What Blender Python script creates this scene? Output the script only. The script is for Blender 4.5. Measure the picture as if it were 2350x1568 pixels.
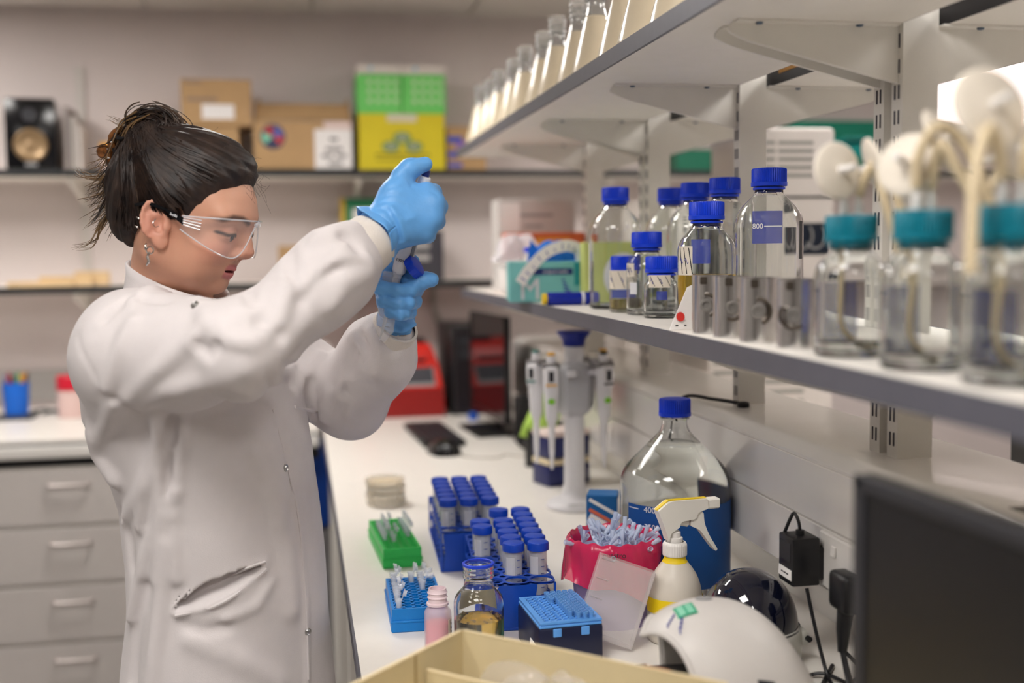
import bpy, bmesh, math, random
import numpy as np
from mathutils import Vector, Matrix, Euler

for _o in list(bpy.data.objects):
    bpy.data.objects.remove(_o)
SC = bpy.context.scene
COL = SC.collection
random.seed(7)
PI = math.pi

# ------------------------------------------------------------------ camera
CAM_LOC = Vector((0.0, 0.0, 1.47))
F_PX = 2611.0
cam_d = bpy.data.cameras.new('camera')
cam_d.sensor_width = 36.0
cam_d.lens = F_PX * 36.0 / 2350.0
cam_d.clip_start = 0.02
cam_d.dof.use_dof = True
cam_d.dof.focus_distance = 1.68
cam_d.dof.aperture_fstop = 1.8
cam = bpy.data.objects.new('camera', cam_d)
COL.objects.link(cam)
_Y = Vector((681. - 1175., 784. - 583., F_PX)).normalized()
_p2 = Vector((681. + 10000 - 1175., 784. - (583. - 122.), F_PX))
_Z = _p2.cross(_Y).normalized()
if _Z.y < 0: _Z = -_Z
_X = _Y.cross(_Z)
if _X.x < 0: _X = -_X
# rows = world axes expressed in camera (right, up, forward)
CAM_R = Matrix((_X, _Y, _Z))
_m = Matrix(((CAM_R[0][0], CAM_R[0][1], -CAM_R[0][2]), (CAM_R[1][0], CAM_R[1][1], -CAM_R[1][2]), (CAM_R[2][0], CAM_R[2][1], -CAM_R[2][2])))
cam.matrix_world = Matrix.Translation(CAM_LOC) @ _m.to_4x4()
SC.camera = cam

# ------------------------------------------------------------------ world, lamps, exposure
SC.view_settings.view_transform = 'Standard'
SC.view_settings.look = 'None'
SC.view_settings.gamma = 1.0
SC.view_settings.use_curve_mapping = False
SC.view_settings.exposure = 0.1
wd = bpy.data.worlds.new('room_air')
SC.world = wd
wd.use_nodes = True
wd.node_tree.nodes['Background'].inputs[0].default_value = (0.9, 0.9, 0.92, 1)
wd.node_tree.nodes['Background'].inputs[1].default_value = 0.3
LAMP_COL = (1.0, 0.98, 0.95)
LAMP_STRENGTH = 19.5
# ceiling light panels: centre x, centre y (tiles of the 0.6 m ceiling grid)
LIGHT_PANELS = [(-0.22, 0.50), (-0.22, 2.90), (-1.42, 0.50), (-1.42, 3.50), (1.58, 1.10), (1.58, 2.90), (0.38, -0.70), (2.78, 1.70)]  # unseen panels by bench end and right wall added to brighten the shelves
# ------------------------------------------------------------------ helpers
def lin(c):
    c = c / 255.0
    return c / 12.92 if c <= 0.04045 else ((c + 0.055) / 1.055) ** 2.4
def srgb(r, g, b): return (lin(r), lin(g), lin(b), 1.0)
MATS = {}
def mat(name, col=(200, 200, 200), rough=0.5, metal=0.0, trans=0.0, ior=1.45, var=0.0, vscale=20.0, bump=0.0, bscale=200.0,
        sss=0.0, emit=0.0, coat=0.0, spec=None, alpha=1.0, sheen=0.0, aniso=0.0, stretch=None):
    if name in MATS: return MATS[name]
    m = bpy.data.materials.new(name); m.use_nodes = True
    nt = m.node_tree; b = nt.nodes['Principled BSDF']
    c = srgb(*col)
    b.inputs['Base Color'].default_value = c
    b.inputs['Roughness'].default_value = rough
    b.inputs['Metallic'].default_value = metal
    b.inputs['Transmission Weight'].default_value = trans
    b.inputs['IOR'].default_value = ior
    b.inputs['Coat Weight'].default_value = coat
    b.inputs['Alpha'].default_value = alpha
    if spec is not None: b.inputs['Specular IOR Level'].default_value = spec
    if sss:
        b.inputs['Subsurface Weight'].default_value = sss
        b.inputs['Subsurface Radius'].default_value = (0.012, 0.005, 0.003)
        b.inputs['Subsurface Scale'].default_value = 0.6
    if sheen: b.inputs['Sheen Weight'].default_value = sheen
    if emit:
        b.inputs['Emission Color'].default_value = c
        b.inputs['Emission Strength'].default_value = emit
    tc = nt.nodes.new('ShaderNodeTexCoord')
    src = tc.outputs['Object']
    if stretch:
        mp = nt.nodes.new('ShaderNodeMapping'); mp.inputs['Scale'].default_value = stretch
        nt.links.new(src, mp.inputs['Vector']); src = mp.outputs['Vector']
    if var > 0:
        n = nt.nodes.new('ShaderNodeTexNoise'); n.inputs['Scale'].default_value = vscale; n.inputs['Detail'].default_value = 3
        nt.links.new(src, n.inputs['Vector'])
        r = nt.nodes.new('ShaderNodeValToRGB')
        r.color_ramp.elements[0].position = 0.3; r.color_ramp.elements[1].position = 0.7
        r.color_ramp.elements[0].color = tuple(x * (1 - var) for x in c[:3]) + (1,)
        r.color_ramp.elements[1].color = tuple(min(1, x * (1 + var)) for x in c[:3]) + (1,)
        nt.links.new(n.outputs['Fac'], r.inputs['Fac']); nt.links.new(r.outputs['Color'], b.inputs['Base Color'])
    if bump > 0:
        n2 = nt.nodes.new('ShaderNodeTexNoise'); n2.inputs['Scale'].default_value = bscale; n2.inputs['Detail'].default_value = 4
        nt.links.new(src, n2.inputs['Vector'])
        bp = nt.nodes.new('ShaderNodeBump'); bp.inputs['Strength'].default_value = bump; bp.inputs['Distance'].default_value = 0.002
        nt.links.new(n2.outputs['Fac'], bp.inputs['Height']); nt.links.new(bp.outputs['Normal'], b.inputs['Normal'])
    MATS[name] = m
    return m

class MB:
    def __init__(s): s.v = []; s.f = []
    def add(s, vs, fs):
        o = len(s.v); s.v += [tuple(p) for p in vs]; s.f += [tuple(i + o for i in q) for q in fs]; return s
    def box(s, c, d, M=None):
        x, y, z = (k / 2 for k in d)
        vs = [Vector((sx * x, sy * y, sz * z)) for sz in (-1, 1) for sy in (-1, 1) for sx in (-1, 1)]
        if M is not None: vs = [M @ p for p in vs]
        c = Vector(c)
        return s.add([p + c for p in vs], [(0, 2, 3, 1), (4, 5, 7, 6), (0, 1, 5, 4), (2, 6, 7, 3), (0, 4, 6, 2), (1, 3, 7, 5)])
    def rbox(s, c, d, r=0.004, seg=2, M=None):
        bm = bmesh.new(); bmesh.ops.create_cube(bm, size=1.0)
        for v in bm.verts: v.co = Vector((v.co.x * d[0], v.co.y * d[1], v.co.z * d[2]))
        bmesh.ops.bevel(bm, geom=list(bm.edges), offset=min(r, min(d) * 0.49), segments=seg, affect='EDGES', profile=0.5)
        bm.verts.index_update(); c = Vector(c)
        vs = [((M @ v.co) if M is not None else v.co) + c for v in bm.verts]
        fs = [tuple(v.index for v in f.verts) for f in bm.faces]
        bm.free(); return s.add(vs, fs)
    def lathe(s, prof, n=32, c=(0, 0, 0), M=None, rib=None, arc=None):
        c = Vector(c); rings = []
        a0, a1 = arc if arc else (0, 2 * PI)
        full = arc is None; cnt = n if full else n + 1
        vs = []
        for (r, z) in prof:
            if r < 1e-6: rings.append([len(vs)]); vs.append(Vector((0, 0, z)))
            else:
                ids = []
                for k in range(cnt):
                    a = a0 + (a1 - a0) * k / n; rr = r
                    if rib: rr = r + (rib if k % 2 else 0)
                    ids.append(len(vs)); vs.append(Vector((rr * math.cos(a), rr * math.sin(a), z)))
                rings.append(ids)
        fs = []
        for A, B in zip(rings[:-1], rings[1:]):
            if len(A) == 1 and len(B) == 1: continue
            for k in range(n):
                k2 = (k + 1) % cnt if full else k + 1
                if len(A) == 1: fs.append((A[0], B[k2], B[k]))
                elif len(B) == 1: fs.append((A[k], A[k2], B[0]))
                else: fs.append((A[k], A[k2], B[k2], B[k]))
        if M is not None: vs = [M @ p for p in vs]
        return s.add([p + c for p in vs], fs)
    def cyl(s, c, r, h, n=24, r2=None, M=None):
        r2 = r if r2 is None else r2
        return s.lathe([(0, 0), (r, 0), (r2, h), (0, h)], n, c, M)
    def tube(s, pts, r, n=8, cap=True):
        pts = [Vector(p) for p in pts]; N = len(pts)
        rad = r if isinstance(r, (list, tuple)) else [r] * N
        vs = []; up = None
        for i, p in enumerate(pts):
            t = (pts[min(i + 1, N - 1)] - pts[max(i - 1, 0)])
            t = t.normalized() if t.length > 1e-9 else Vector((0, 0, 1))
            if up is None: up = t.orthogonal().normalized()
            up = (up - t * up.dot(t)); up = up.normalized() if up.length > 1e-6 else t.orthogonal().normalized()
            w = t.cross(up)
            for k in range(n):
                a = 2 * PI * k / n; vs.append(p + (up * math.cos(a) + w * math.sin(a)) * rad[i])
        fs = []
        for i in range(N - 1):
            for k in range(n):
                fs.append((i * n + k, i * n + (k + 1) % n, (i + 1) * n + (k + 1) % n, (i + 1) * n + k))
        if cap: fs += [tuple(reversed(range(n))), tuple(range((N - 1) * n, N * n))]
        return s.add(vs, fs)
    def prism(s, poly, h, M=None, c=(0, 0, 0)):
        n = len(poly); c = Vector(c)
        vs = [Vector((x, y, 0)) for x, y in poly] + [Vector((x, y, h)) for x, y in poly]
        if M is not None: vs = [M @ p for p in vs]
        fs = [tuple(reversed(range(n))), tuple(range(n, 2 * n))] + [(k, (k + 1) % n, n + (k + 1) % n, n + k) for k in range(n)]
        return s.add([p + c for p in vs], fs)
    def grid(s, P):
        nr, nc = len(P), len(P[0]); vs = [p for row in P for p in row]
        fs = [(i * nc + j, i * nc + j + 1, (i + 1) * nc + j + 1, (i + 1) * nc + j) for i in range(nr - 1) for j in range(nc - 1)]
        return s.add(vs, fs)
    def mesh(s, name, sharp=35, smooth=True):
        me = bpy.data.meshes.new(name); me.from_pydata(s.v, [], s.f)
        me.update()
        bm = bmesh.new(); bm.from_mesh(me); bmesh.ops.recalc_face_normals(bm, faces=bm.faces); bm.to_mesh(me); bm.free()
        if smooth:
            me.shade_smooth(); me.set_sharp_from_angle(angle=math.radians(sharp))
        return me
    def build(s, name, m, parent=None, loc=(0, 0, 0), rot=None, sharp=35, smooth=True):
        return link(name, s.mesh(name, sharp, smooth), m, parent, loc, rot)

def link(name, me, m=None, parent=None, loc=(0, 0, 0), rot=None):
    o = bpy.data.objects.new(name, me)
    if m is not None and me is not None:
        if len(me.materials) == 0: me.materials.append(m)
    COL.objects.link(o); o.location = loc
    if rot is not None: o.rotation_euler = rot
    if parent is not None: o.parent = parent
    return o
def thing(name, label, cat, loc=(0, 0, 0), rotz=0, group=None, rot=None):
    o = bpy.data.objects.new(name, None); o.empty_display_size = 0.05
    COL.objects.link(o); o.location = loc; o.rotation_euler = rot if rot else (0, 0, rotz)
    o['label'] = label; o['category'] = cat
    if group: o['group'] = group
    return o
def tag(o, label, cat, group=None):
    o['label'] = label; o['category'] = cat
    if group: o['group'] = group
    return o
def struct(o, label=None):
    o['kind'] = 'structure'
    if label: o['label'] = label
    return o
def copy_tree(o, parent=None, kids=None):
    kids = kids if kids is not None else CHILDREN(o)
    c = o.copy(); COL.objects.link(c); c.parent = parent
    for ch in kids: copy_tree(ch, c)
    return c
def CHILDREN(o): return [x for x in bpy.data.objects if x.parent == o]
def RX(a): return Matrix.Rotation(a, 3, 'X')
def RY(a): return Matrix.Rotation(a, 3, 'Y')
def RZ(a): return Matrix.Rotation(a, 3, 'Z')
def text(body, size, m, parent=None, loc=(0, 0, 0), rot=(0, 0, 0), name='lettering', extrude=0.0001, align='CENTER', sx=1.0):
    cu = bpy.data.curves.new(name, 'FONT'); cu.body = body; cu.size = size; cu.align_x = align; cu.align_y = 'CENTER'; cu.extrude = extrude
    cu.resolution_u = 3
    t = bpy.data.objects.new(name + '_tmp', cu); COL.objects.link(t)
    dg = bpy.context.evaluated_depsgraph_get()
    me = bpy.data.meshes.new_from_object(t.evaluated_get(dg))
    bpy.data.objects.remove(t); bpy.data.curves.remove(cu)
    me.name = name
    if sx != 1.0:
        for v in me.vertices: v.co.x *= sx
    me.materials.clear()
    return link(name, me, m, parent, loc, rot)
def fillet(pts, rad, n=4):
    # round the inner corners of an (r, z) polyline
    out = [pts[0]]
    for i in range(1, len(pts) - 1):
        r = rad[i] if isinstance(rad, (list, tuple)) else rad
        a, b, c = Vector(pts[i - 1]), Vector(pts[i]), Vector(pts[i + 1])
        if r <= 0: out.append(pts[i]); continue
        d1 = (a - b); d2 = (c - b); l1, l2 = d1.length, d2.length
        t = min(r, l1 * 0.49, l2 * 0.49)
        p, q = b + d1.normalized() * t, b + d2.normalized() * t
        for k in range(n + 1):
            u = k / n; out.append(tuple((1 - u) ** 2 * p + 2 * u * (1 - u) * b + u * u * q))
    out.append(pts[-1]); return out
def smooth_path(pts, n=6):
    P = [Vector(p) for p in pts]; out = []
    for i in range(len(P) - 1):
        p0, p1, p2, p3 = P[max(i - 1, 0)], P[i], P[i + 1], P[min(i + 2, len(P) - 1)]
        for k in range(n):
            t = k / n
            out.append(0.5 * ((2 * p1) + (-p0 + p2) * t + (2 * p0 - 5 * p1 + 4 * p2 - p3) * t * t + (-p0 + 3 * p1 - 3 * p2 + p3) * t ** 3))
    out.append(P[-1]); return out
def hole_plate(mb, nx, ny, pitch, rad, z0, z1, ox=0, oy=0, px=None, n=8):
    # flat plate made of square cells, each with a round hole through it
    px = px or pitch
    for i in range(nx):
        for j in range(ny):
            cx, cy = ox + (i - (nx - 1) / 2) * px, oy + (j - (ny - 1) / 2) * pitch
            vs = []
            for z in (z0, z1):
                for k in range(n):
                    a = 2 * PI * (k + 0.5) / n; ca, sa = math.cos(a), math.sin(a)
                    q = 1 / max(abs(ca), abs(sa)); vs.append((cx + ca * q * px / 2, cy + sa * q * pitch / 2, z))
                for k in range(n):
                    a = 2 * PI * (k + 0.5) / n; vs.append((cx + math.cos(a) * rad, cy + math.sin(a) * rad, z))
            fs = []
            for k in range(n):
                k2 = (k + 1) % n
                fs.append((k, n + k, n + k2, k2)); fs.append((2 * n + k, 2 * n + k2, 3 * n + k2, 3 * n + k))
                fs.append((n + k, 3 * n + k, 3 * n + k2, n + k2))
            mb.add(vs, fs)

# shared materials
M_wall = mat('wall_paint', (220, 209, 206), 0.85, var=0.03, vscale=3, bump=0.08, bscale=300)
M_ceil = mat('ceiling_tile', (214, 208, 202), 0.9, var=0.03, vscale=40, bump=0.15, bscale=250)
M_floor = mat('vinyl_floor', (150, 146, 142), 0.45, var=0.06, vscale=8)
M_bench = mat('bench_laminate', (242, 237, 230), 0.35, var=0.015, vscale=30, bump=0.02, bscale=600)
M_shelf = mat('shelf_laminate', (240, 235, 228), 0.5, var=0.015, vscale=20)
M_edge = mat('shelf_edging', (88, 88, 98), 0.45, var=0.04, vscale=60)
M_steelw = mat('white_powder_coat', (238, 234, 227), 0.42, var=0.012, vscale=30)
M_slot = mat('slot_dark', (58, 54, 66), 0.8)
M_trunk = mat('trunking_plastic', (238, 234, 229), 0.2, var=0.012, vscale=15, coat=0.15)
M_black = mat('black_plastic', (24, 24, 27), 0.4, var=0.1, vscale=60)
M_blackgloss = mat('black_gloss', (14, 14, 17), 0.15)
M_dark = mat('charcoal_plastic', (45, 45, 50), 0.5, var=0.08, vscale=50)
M_white = mat('white_plastic', (236, 232, 228), 0.35, var=0.01, vscale=40)
M_grey = mat('grey_plastic', (150, 149, 150), 0.45, var=0.03, vscale=40)
M_steel = mat('brushed_steel', (190, 188, 186), 0.28, metal=1.0, var=0.05, vscale=80)
M_screw = mat('screw_zinc', (95, 110, 130), 0.3, metal=0.9)
M_glass = mat('clear_glass', (250, 252, 251), 0.0, trans=1.0, ior=1.47)
M_clear = mat('clear_polystyrene', (246, 248, 250), 0.04, trans=1.0, ior=1.3)
M_frost = mat('frosted_polypropylene', (238, 236, 236), 0.32, trans=0.75, ior=1.3, var=0.01)
M_cap = mat('cap_blue', (12, 64, 222), 0.42, var=0.06, vscale=120)
M_capteal = mat('cap_teal', (0, 116, 136), 0.42, var=0.06, vscale=60)
M_paper = mat('white_paper', (240, 236, 234), 0.8, var=0.01, vscale=60)
M_ink = mat('black_ink', (30, 30, 36), 0.7)
M_inkblue = mat('blue_ink', (60, 66, 160), 0.7)
M_card = mat('brown_cardboard', (205, 166, 118), 0.85, var=0.05, vscale=25, bump=0.1, bscale=150)
# ------------------------------------------------------------------ room shell
RX0, RX1, RY0, RY1, RZ1 = -2.9, 3.9, -2.4, 4.55, 2.385
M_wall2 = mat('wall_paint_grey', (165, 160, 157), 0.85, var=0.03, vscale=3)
def slab(name, c, d, m): return struct(MB().box(c, d).build(name, m, smooth=False))
slab('floor', ((RX0 + RX1) / 2, (RY0 + RY1) / 2, -0.05), (RX1 - RX0 + .4, RY1 - RY0 + .4, 0.1), M_floor)
slab('wall_back', ((RX0 + RX1) / 2, RY1 + 0.05, 1.2), (RX1 - RX0 + .4, 0.1, 2.6), M_wall)
slab('wall_left', (RX0 - 0.05, (RY0 + RY1) / 2, 1.2), (0.1, RY1 - RY0, 2.6), M_wall2)
slab('wall_right', (RX1 + 0.05, (RY0 + RY1) / 2, 1.2), (0.1, RY1 - RY0, 2.6), M_wall)
slab('wall_front', ((RX0 + RX1) / 2, RY0 - 0.05, 1.2), (RX1 - RX0 + .4, 0.1, 2.6), M_wall2)
ceil = slab('ceiling', ((RX0 + RX1) / 2, (RY0 + RY1) / 2, RZ1 + 0.06), (RX1 - RX0 + .4, RY1 - RY0 + .4, 0.08), mat('ceiling_grid', (196, 192, 186), 0.6))
tile_me = MB().rbox((0, 0, 0), (0.592, 0.592, 0.016), 0.004, 1).mesh('ceiling_tile')
M_lamp = mat('lamp_diffuser', (255, 251, 246), 0.6, emit=LAMP_STRENGTH)
gx0, gy0 = 0.08 - 0.6 * 5, 4.5 - 0.6 * 12
for i in range(12):
    for j in range(12):
        cx, cy = gx0 + 0.3 + i * 0.6, gy0 + 0.3 + j * 0.6
        if cx - .3 < RX0 - .05 or cx + .3 > RX1 + .05 or cy + .3 > RY1 + .05 or cy - .3 < RY0 - .05: continue
        if any(abs(cx - a) < .31 and abs(cy - b) < .31 for a, b in LIGHT_PANELS): continue
        t = link('ceiling_tile', tile_me, M_ceil, ceil); t.location = (cx - ceil.location.x, cy - ceil.location.y, RZ1 + 0.012)
where = ['over the near end of the aisle', 'over the far end of the aisle', 'over the near left side of the room', 'over the far left side of the room', 'over the near part of the far aisle', 'over the far part of the far aisle', 'added above the near end of the long bench to brighten the shelf fronts', 'added near the right wall of the room to brighten the island shelves']
for (a, b), w in zip(LIGHT_PANELS, where):
    L = thing('ceiling_light', 'square recessed ceiling light panel ' + w, 'ceiling light', (round((a - gx0 - .3) / .6) * .6 + gx0 + .3, round((b - gy0 - .3) / .6) * .6 + gy0 + .3, RZ1), group='ceiling light panels')
    MB().box((0, 0, 0.012), (0.54, 0.54, 0.01)).build('diffuser', M_lamp, L, smooth=False)
    fr = MB()
    for sx, sy, dx, dy in ((0, .28, .592, .032), (0, -.28, .592, .032), (.28, 0, .032, .528), (-.28, 0, .032, .528)): fr.box((sx, sy, .008), (dx, dy, .022))
    fr.build('frame', M_white, L, smooth=False)

# ------------------------------------------------------------------ benches
ZB = 0.90
# long peninsula bench along the aisle
bn = thing('laboratory_bench', 'long white laboratory bench with dark front edge under the island shelving', 'bench', (0, 0, 0))
MB().box((0.78, 2.325, ZB - 0.0125), (1.42, 4.43, 0.025)).build('worktop', M_bench, bn, smooth=False)
MB().box((0.0685, 2.325, ZB - 0.0125), (0.004, 4.43, 0.0255)).build('edging', M_edge, bn, smooth=False)
fr = MB()
fr.box((0.11, 2.325, ZB - 0.055), (0.05, 4.40, 0.055))
for y in (0.2, 1.62, 2.35, 3.05, 3.7):
    fr.box((0.105, y, 0.41), (0.04, 0.06, 0.82)); fr.box((1.40, y, 0.41), (0.04, 0.06, 0.82)); fr.box((0.75, y, 0.06), (1.3, 0.06, 0.05))
fr.build('frame', M_steelw, bn, smooth=False)
# cabinet units below the bench front
def cabinet(name, label, x, y, w, d, h, z0, ndraw, face, side_m=M_steelw, hand=0.085):
    """box cabinet; face = rotation about Z so that local -Y looks at the aisle"""
    c = thing(name, label, 'cabinet', (x, y, z0), face)
    MB().box((0, d / 2, h / 2), (w, d, h)).build('body', side_m, c, smooth=False)
    hh = h / ndraw
    for k in range(ndraw):
        dr = MB().rbox((0, 0, 0), (w - .006, .018, hh - .012), .002, 1).build('drawer', M_drawer, c, (0, -.009, h - hh * (k + .5)))
        p = smooth_path([(-hand / 2, 0, 0), (-hand / 2, -.022, 0), (-hand / 2 + .012, -.03, 0), (hand / 2 - .012, -.03, 0), (hand / 2, -.022, 0), (hand / 2, 0, 0)], 3)
        MB().tube(p, .0055, 8).build('handle', M_handle, dr, (0.0, -.009, hh * .22))
    return c
M_drawer = mat('drawer_laminate', (210, 203, 199), 0.5, var=0.012, vscale=20)
M_handle = mat('handle_nickel', (190, 180, 176), 0.38, metal=0.55)
cabinet('drawer_cabinet', 'white pedestal cabinet under the near part of the long bench', 0.13, 1.15, 0.55, 0.5, 0.80, 0.03, 3, -PI / 2)
# back wall bench on the left
bb = thing('wall_bench', 'white bench along the back wall with a metal front rail', 'bench', (0, 0, 0))
MB().box((-1.42, 4.135, ZB - 0.0125), (2.95, 0.83, 0.025)).build('worktop', M_bench, bb, smooth=False)
MB().rbox((-1.42, 3.724, ZB - 0.036), (2.95, 0.03, 0.040), .004, 2).build('rail', M_trunk, bb)
MB().box((-1.42, 3.717, ZB - 0.0135), (2.95, 0.004, 0.006)).build('edging', M_black, bb, smooth=False)
MB().box((-1.42, 3.78, ZB - 0.075), (2.95, 0.06, 0.05)).build('support', M_black, bb, smooth=False)
DX = [-2.20, -1.46, -0.72]
for k, w in enumerate(('in the far left corner', 'left of the handles beside the white coat', 'behind the white coat')):
    cabinet('drawer_cabinet', 'grey four drawer cabinet under the wall bench ' + w, DX[k], 3.735, 0.735, 0.55, 0.745, 0.067, 4, 0, M_steelw, .115)
struct(MB().box((-1.42, 4.545, 0.985), (2.9, 0.012, 0.12)).build('trim_1', mat('upstand_grey', (176, 172, 168), 0.5), smooth=False))
# shelves on the back wall
M_tracks = M_steelw
for (z, lab, nm) in ((1.776, 'upper white wall shelf with a black front edge holding boxes', 'u'), (1.365, 'lower white wall shelf with a black front edge above the wall bench', 'l')):
    s = thing('wall_shelf', lab, 'shelf', (0, 0, 0))
    MB().box((0.15, 4.40, z - 0.0125), (5.8, 0.30, 0.025)).build('board', M_shelf, s, smooth=False)
    MB().box((0.15, 4.247, z - 0.0125), (5.8, 0.006, 0.0255)).build('edging', mat('shelf_edging_black', (34, 36, 38), 0.5), s, smooth=False)
    for x in (-1.9, -0.78, 0.235, 1.2, 2.1):
        b = MB(); b.prism([(0, 0), (.27, 0), (.27, -.02), (.04, -.075), (0, -.085)], .012, Matrix(((0, 0, 1), (-1, 0, 0), (0, 1, 0))), (x - .006, 4.54, z - .0255))
        b.build('bracket', M_steelw, s, smooth=False)
tr_me = MB()
tr_me.box((0, 0, 0), (0.03, 0.016, 1.15))
for k in range(34): tr_me.box((0, -.0085, -.55 + k * .0325), (0.014, .001, .014))
tr_me = tr_me.mesh('shelf_upright', smooth=False)
for k, x in enumerate((-1.9, -0.78, 0.235, 1.2, 2.1)):
    tag(link('shelf_upright', tr_me, mat('upright_wall', (206, 200, 194), 0.5), loc=(x, 4.545, 1.60)), 'slotted upright strip on the back wall ' + ('in the far left corner', 'behind the black loudspeaker', 'behind the green sign', 'behind the pale instrument', 'behind the teal box')[k], 'shelf upright', 'uprights on the back wall')
# ------------------------------------------------------------------ island shelving
PX0, PX1 = 0.772, 0.822          # posts front / back
PY = [1.38, 1.93, 2.46, 3.02, 0.62]
PAIR = {1.38, 2.46, 0.62}
ZT = 1.19                        # top of the service trunking
ZS, ZU = 1.359, 1.775            # top faces of lower / upper shelf
SY0, SY1 = 0.10, 3.46
post_me = MB().box((0.025, 0, 0.33), (0.05, 0.027, 0.66)).mesh('body', smooth=False)
slot_me = MB()
for k in range(20):
    for sgn in (-1, 1): slot_me.box((-0.0003, sgn * .0048, .025 + k * .0325), (.0012, .0026, .018))
slot_me = slot_me.mesh('slots', smooth=False)
names = {1.38: 'nearest the teal capped bottles', 1.93: 'behind the tallest blue capped bottle', 2.46: 'above the pipette stand', 3.02: 'at the far end of the island', 0.62: 'beside the foreground monitor'}
for y in PY:
    for k, yy in enumerate(([y, y + .047] if y in PAIR else [y])):
        t = thing('shelf_post', 'white slotted shelf post ' + names[y] + (', rear one of the pair' if k else (', front one of the pair' if y in PAIR else '')), 'shelf post', (PX0, yy, ZT), group='island shelf posts')
        link('body', post_me, M_steelw, t); s = link('slots', slot_me, M_slot, t)
# shelves (aisle side and far side), with brackets and screws
br_poly = fillet([(0, 0), (-.225, 0), (-.235, -.012), (-.21, -.024), (0, -.075), (0, 0)], [0, .006, .012, .02, 0, 0], 4)[:-1]
def bracket(parent, x, y, z, sgn):
    b = MB(); b.prism([(sgn * -px_, pz_) for px_, pz_ in br_poly] if sgn > 0 else br_poly, .006, Matrix(((1, 0, 0), (0, 0, -1), (0, 1, 0))), (x, y + .003, z))
    b.box((x + sgn * .115, y - .0085, z - .0015), (.22, .017, .003))
    return b.build('bracket', M_steelw, parent, smooth=False)
def island_shelf(name, label, z, x0, x1, edge_x, sgn, core=False):
    s = thing(name, label, 'shelf', (0, 0, 0))
    b = MB()
    b.box(((x0 + x1) / 2, (SY0 + SY1) / 2, z - .0125), (abs(x1 - x0), SY1 - SY0, .025)); b.build('board', M_shelf, s, smooth=False)
    MB().box((edge_x, (SY0 + SY1) / 2, z - .0125), (.005, SY1 - SY0, .0255)).build('edging', M_edge, s, smooth=False)
    bx = x1 if sgn < 0 else x0
    MB().box((bx, (SY0 + SY1) / 2, z - .0125), (.003, SY1 - SY0, .0245)).build('dark_edging', mat('edge_black', (30, 28, 32), 0.6), s, smooth=False)
    if core: MB().box((bx - .0018, 1.66, z - .004), (.002, .46, .008)).build('chipboard_edge', mat('chipboard', (176, 130, 70), 0.9, var=.2, vscale=300), s, smooth=False)
    for y in PY:
        for yy in ([y, y + .047] if y in PAIR else [y]):
            k = bracket(s, PX0 if sgn < 0 else PX1, yy, z - .0252, sgn)
            for dx in (.195, .06):
                zz = z - .0252 - (.024 + (.235 - dx) * .24 if dx < .2 else .03)
                MB().lathe([(0, -.003), (.004, -.002), (.005, 0), (0, 0)], 10, ((PX0 if sgn < 0 else PX1) + sgn * dx, yy - .012, z - .029)).build('screw', M_screw, k)
    return s
island_shelf('island_shelf', 'lower white island shelf with grey edge holding the glass bottles', ZS, 0.498, 0.770, 0.4955, -1)
island_shelf('island_shelf', 'upper white island shelf with grey edge holding the row of flasks', ZU + .006, 0.491, 0.770, 0.4885, -1)
island_shelf('island_shelf', 'far side upper island shelf seen from below behind the posts', ZU + .006, 0.835, 1.12, 1.1225, 1, True)
island_shelf('island_shelf', 'far side lower island shelf behind the posts', ZS - .02, 0.835, 0.99, 0.9925, 1)
# service trunking
tk = thing('service_trunking', 'white dado trunking running along the middle of the island bench', 'trunking', (0, 0, 0))
prof = fillet([(0.704, 1.002), (0.700, 1.090), (0.700, 1.176), (0.716, 1.190), (0.915, 1.190), (0.928, 1.176), (0.928, 1.002), (0.704, 1.002)], [0, 0, 0, .012, .012, 0, 0, 0], 4)[:-1]
MB().prism([(a, b) for a, b in prof], 3.60, Matrix(((1, 0, 0), (0, 0, 1), (0, 1, 0))), (0, 0.1, 0)).build('casing', M_trunk, tk, sharp=20)
for nm, z0, z1 in (('cover_panel', 1.006, 1.089), ('cover_panel', 1.0915, 1.172)):
    MB().rbox((0.6985, 1.9, (z0 + z1) / 2), (.006, 3.58, z1 - z0), .0012, 1).build(nm, M_trunk, tk)
MB().box((0.82, 1.9, .95), (.06, 3.4, .1)).build('support', M_steelw, tk, smooth=False)
for k in range(5):
    v = MB()
    v.box((0.742 + k * .006, 0.93, 1.1905), (.0025, .30, .0012)); v.build('vent_slot', mat('vent_gap', (120, 116, 112), .7), tk, smooth=False)
# ------------------------------------------------------------------ glass bottles
def bottle_profile(R, H, neck=.0205, wall=.0022, shoulder=None, neck_h=.034):
    """outer then inner (r, z) outline of a laboratory bottle of height H without its cap"""
    zs = shoulder if shoulder else H - neck_h - (R - neck) * 0.95
    o = [(0, .002), (R * .75, 0), (R, .001), (R, zs), (neck + .0012, H - neck_h), (neck, H - neck_h + .006), (neck, H - .02), (neck, H)]
    o = fillet(o, [0, 0, .006, R * .42, .012, .004, 0, 0], 5)
    # thread rings
    o2 = []
    for (r, z) in o: o2.append((r, z))
    ring = []
    for k in range(3):
        z = H - .021 + k * .006
        ring += [(neck, z), (neck + .0014, z + .0015), (neck + .0014, z + .003), (neck, z + .0045)]
    o2 = [p for p in o2 if p[1] < H - .0215 or p[0] < .01] + ring + [(neck, H), (neck - .0012, H + .001)]
    inner = fillet([(neck - wall * 1.1, H), (neck - wall * 1.1, H - neck_h + .004), (R - wall, zs - .001), (R - wall, .006), (0, .006)], [0, .012, R * .4, .006, 0], 5)
    return o2 + inner, zs
def fill_profile(R, wall, zl, zs):
    return [(0, .0055), (R - wall - .003, .0055), (R - wall + .0003, .0085), (R - wall + .0003, zl - .0008), (R - wall - .002, zl), (0, zl)]
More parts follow.
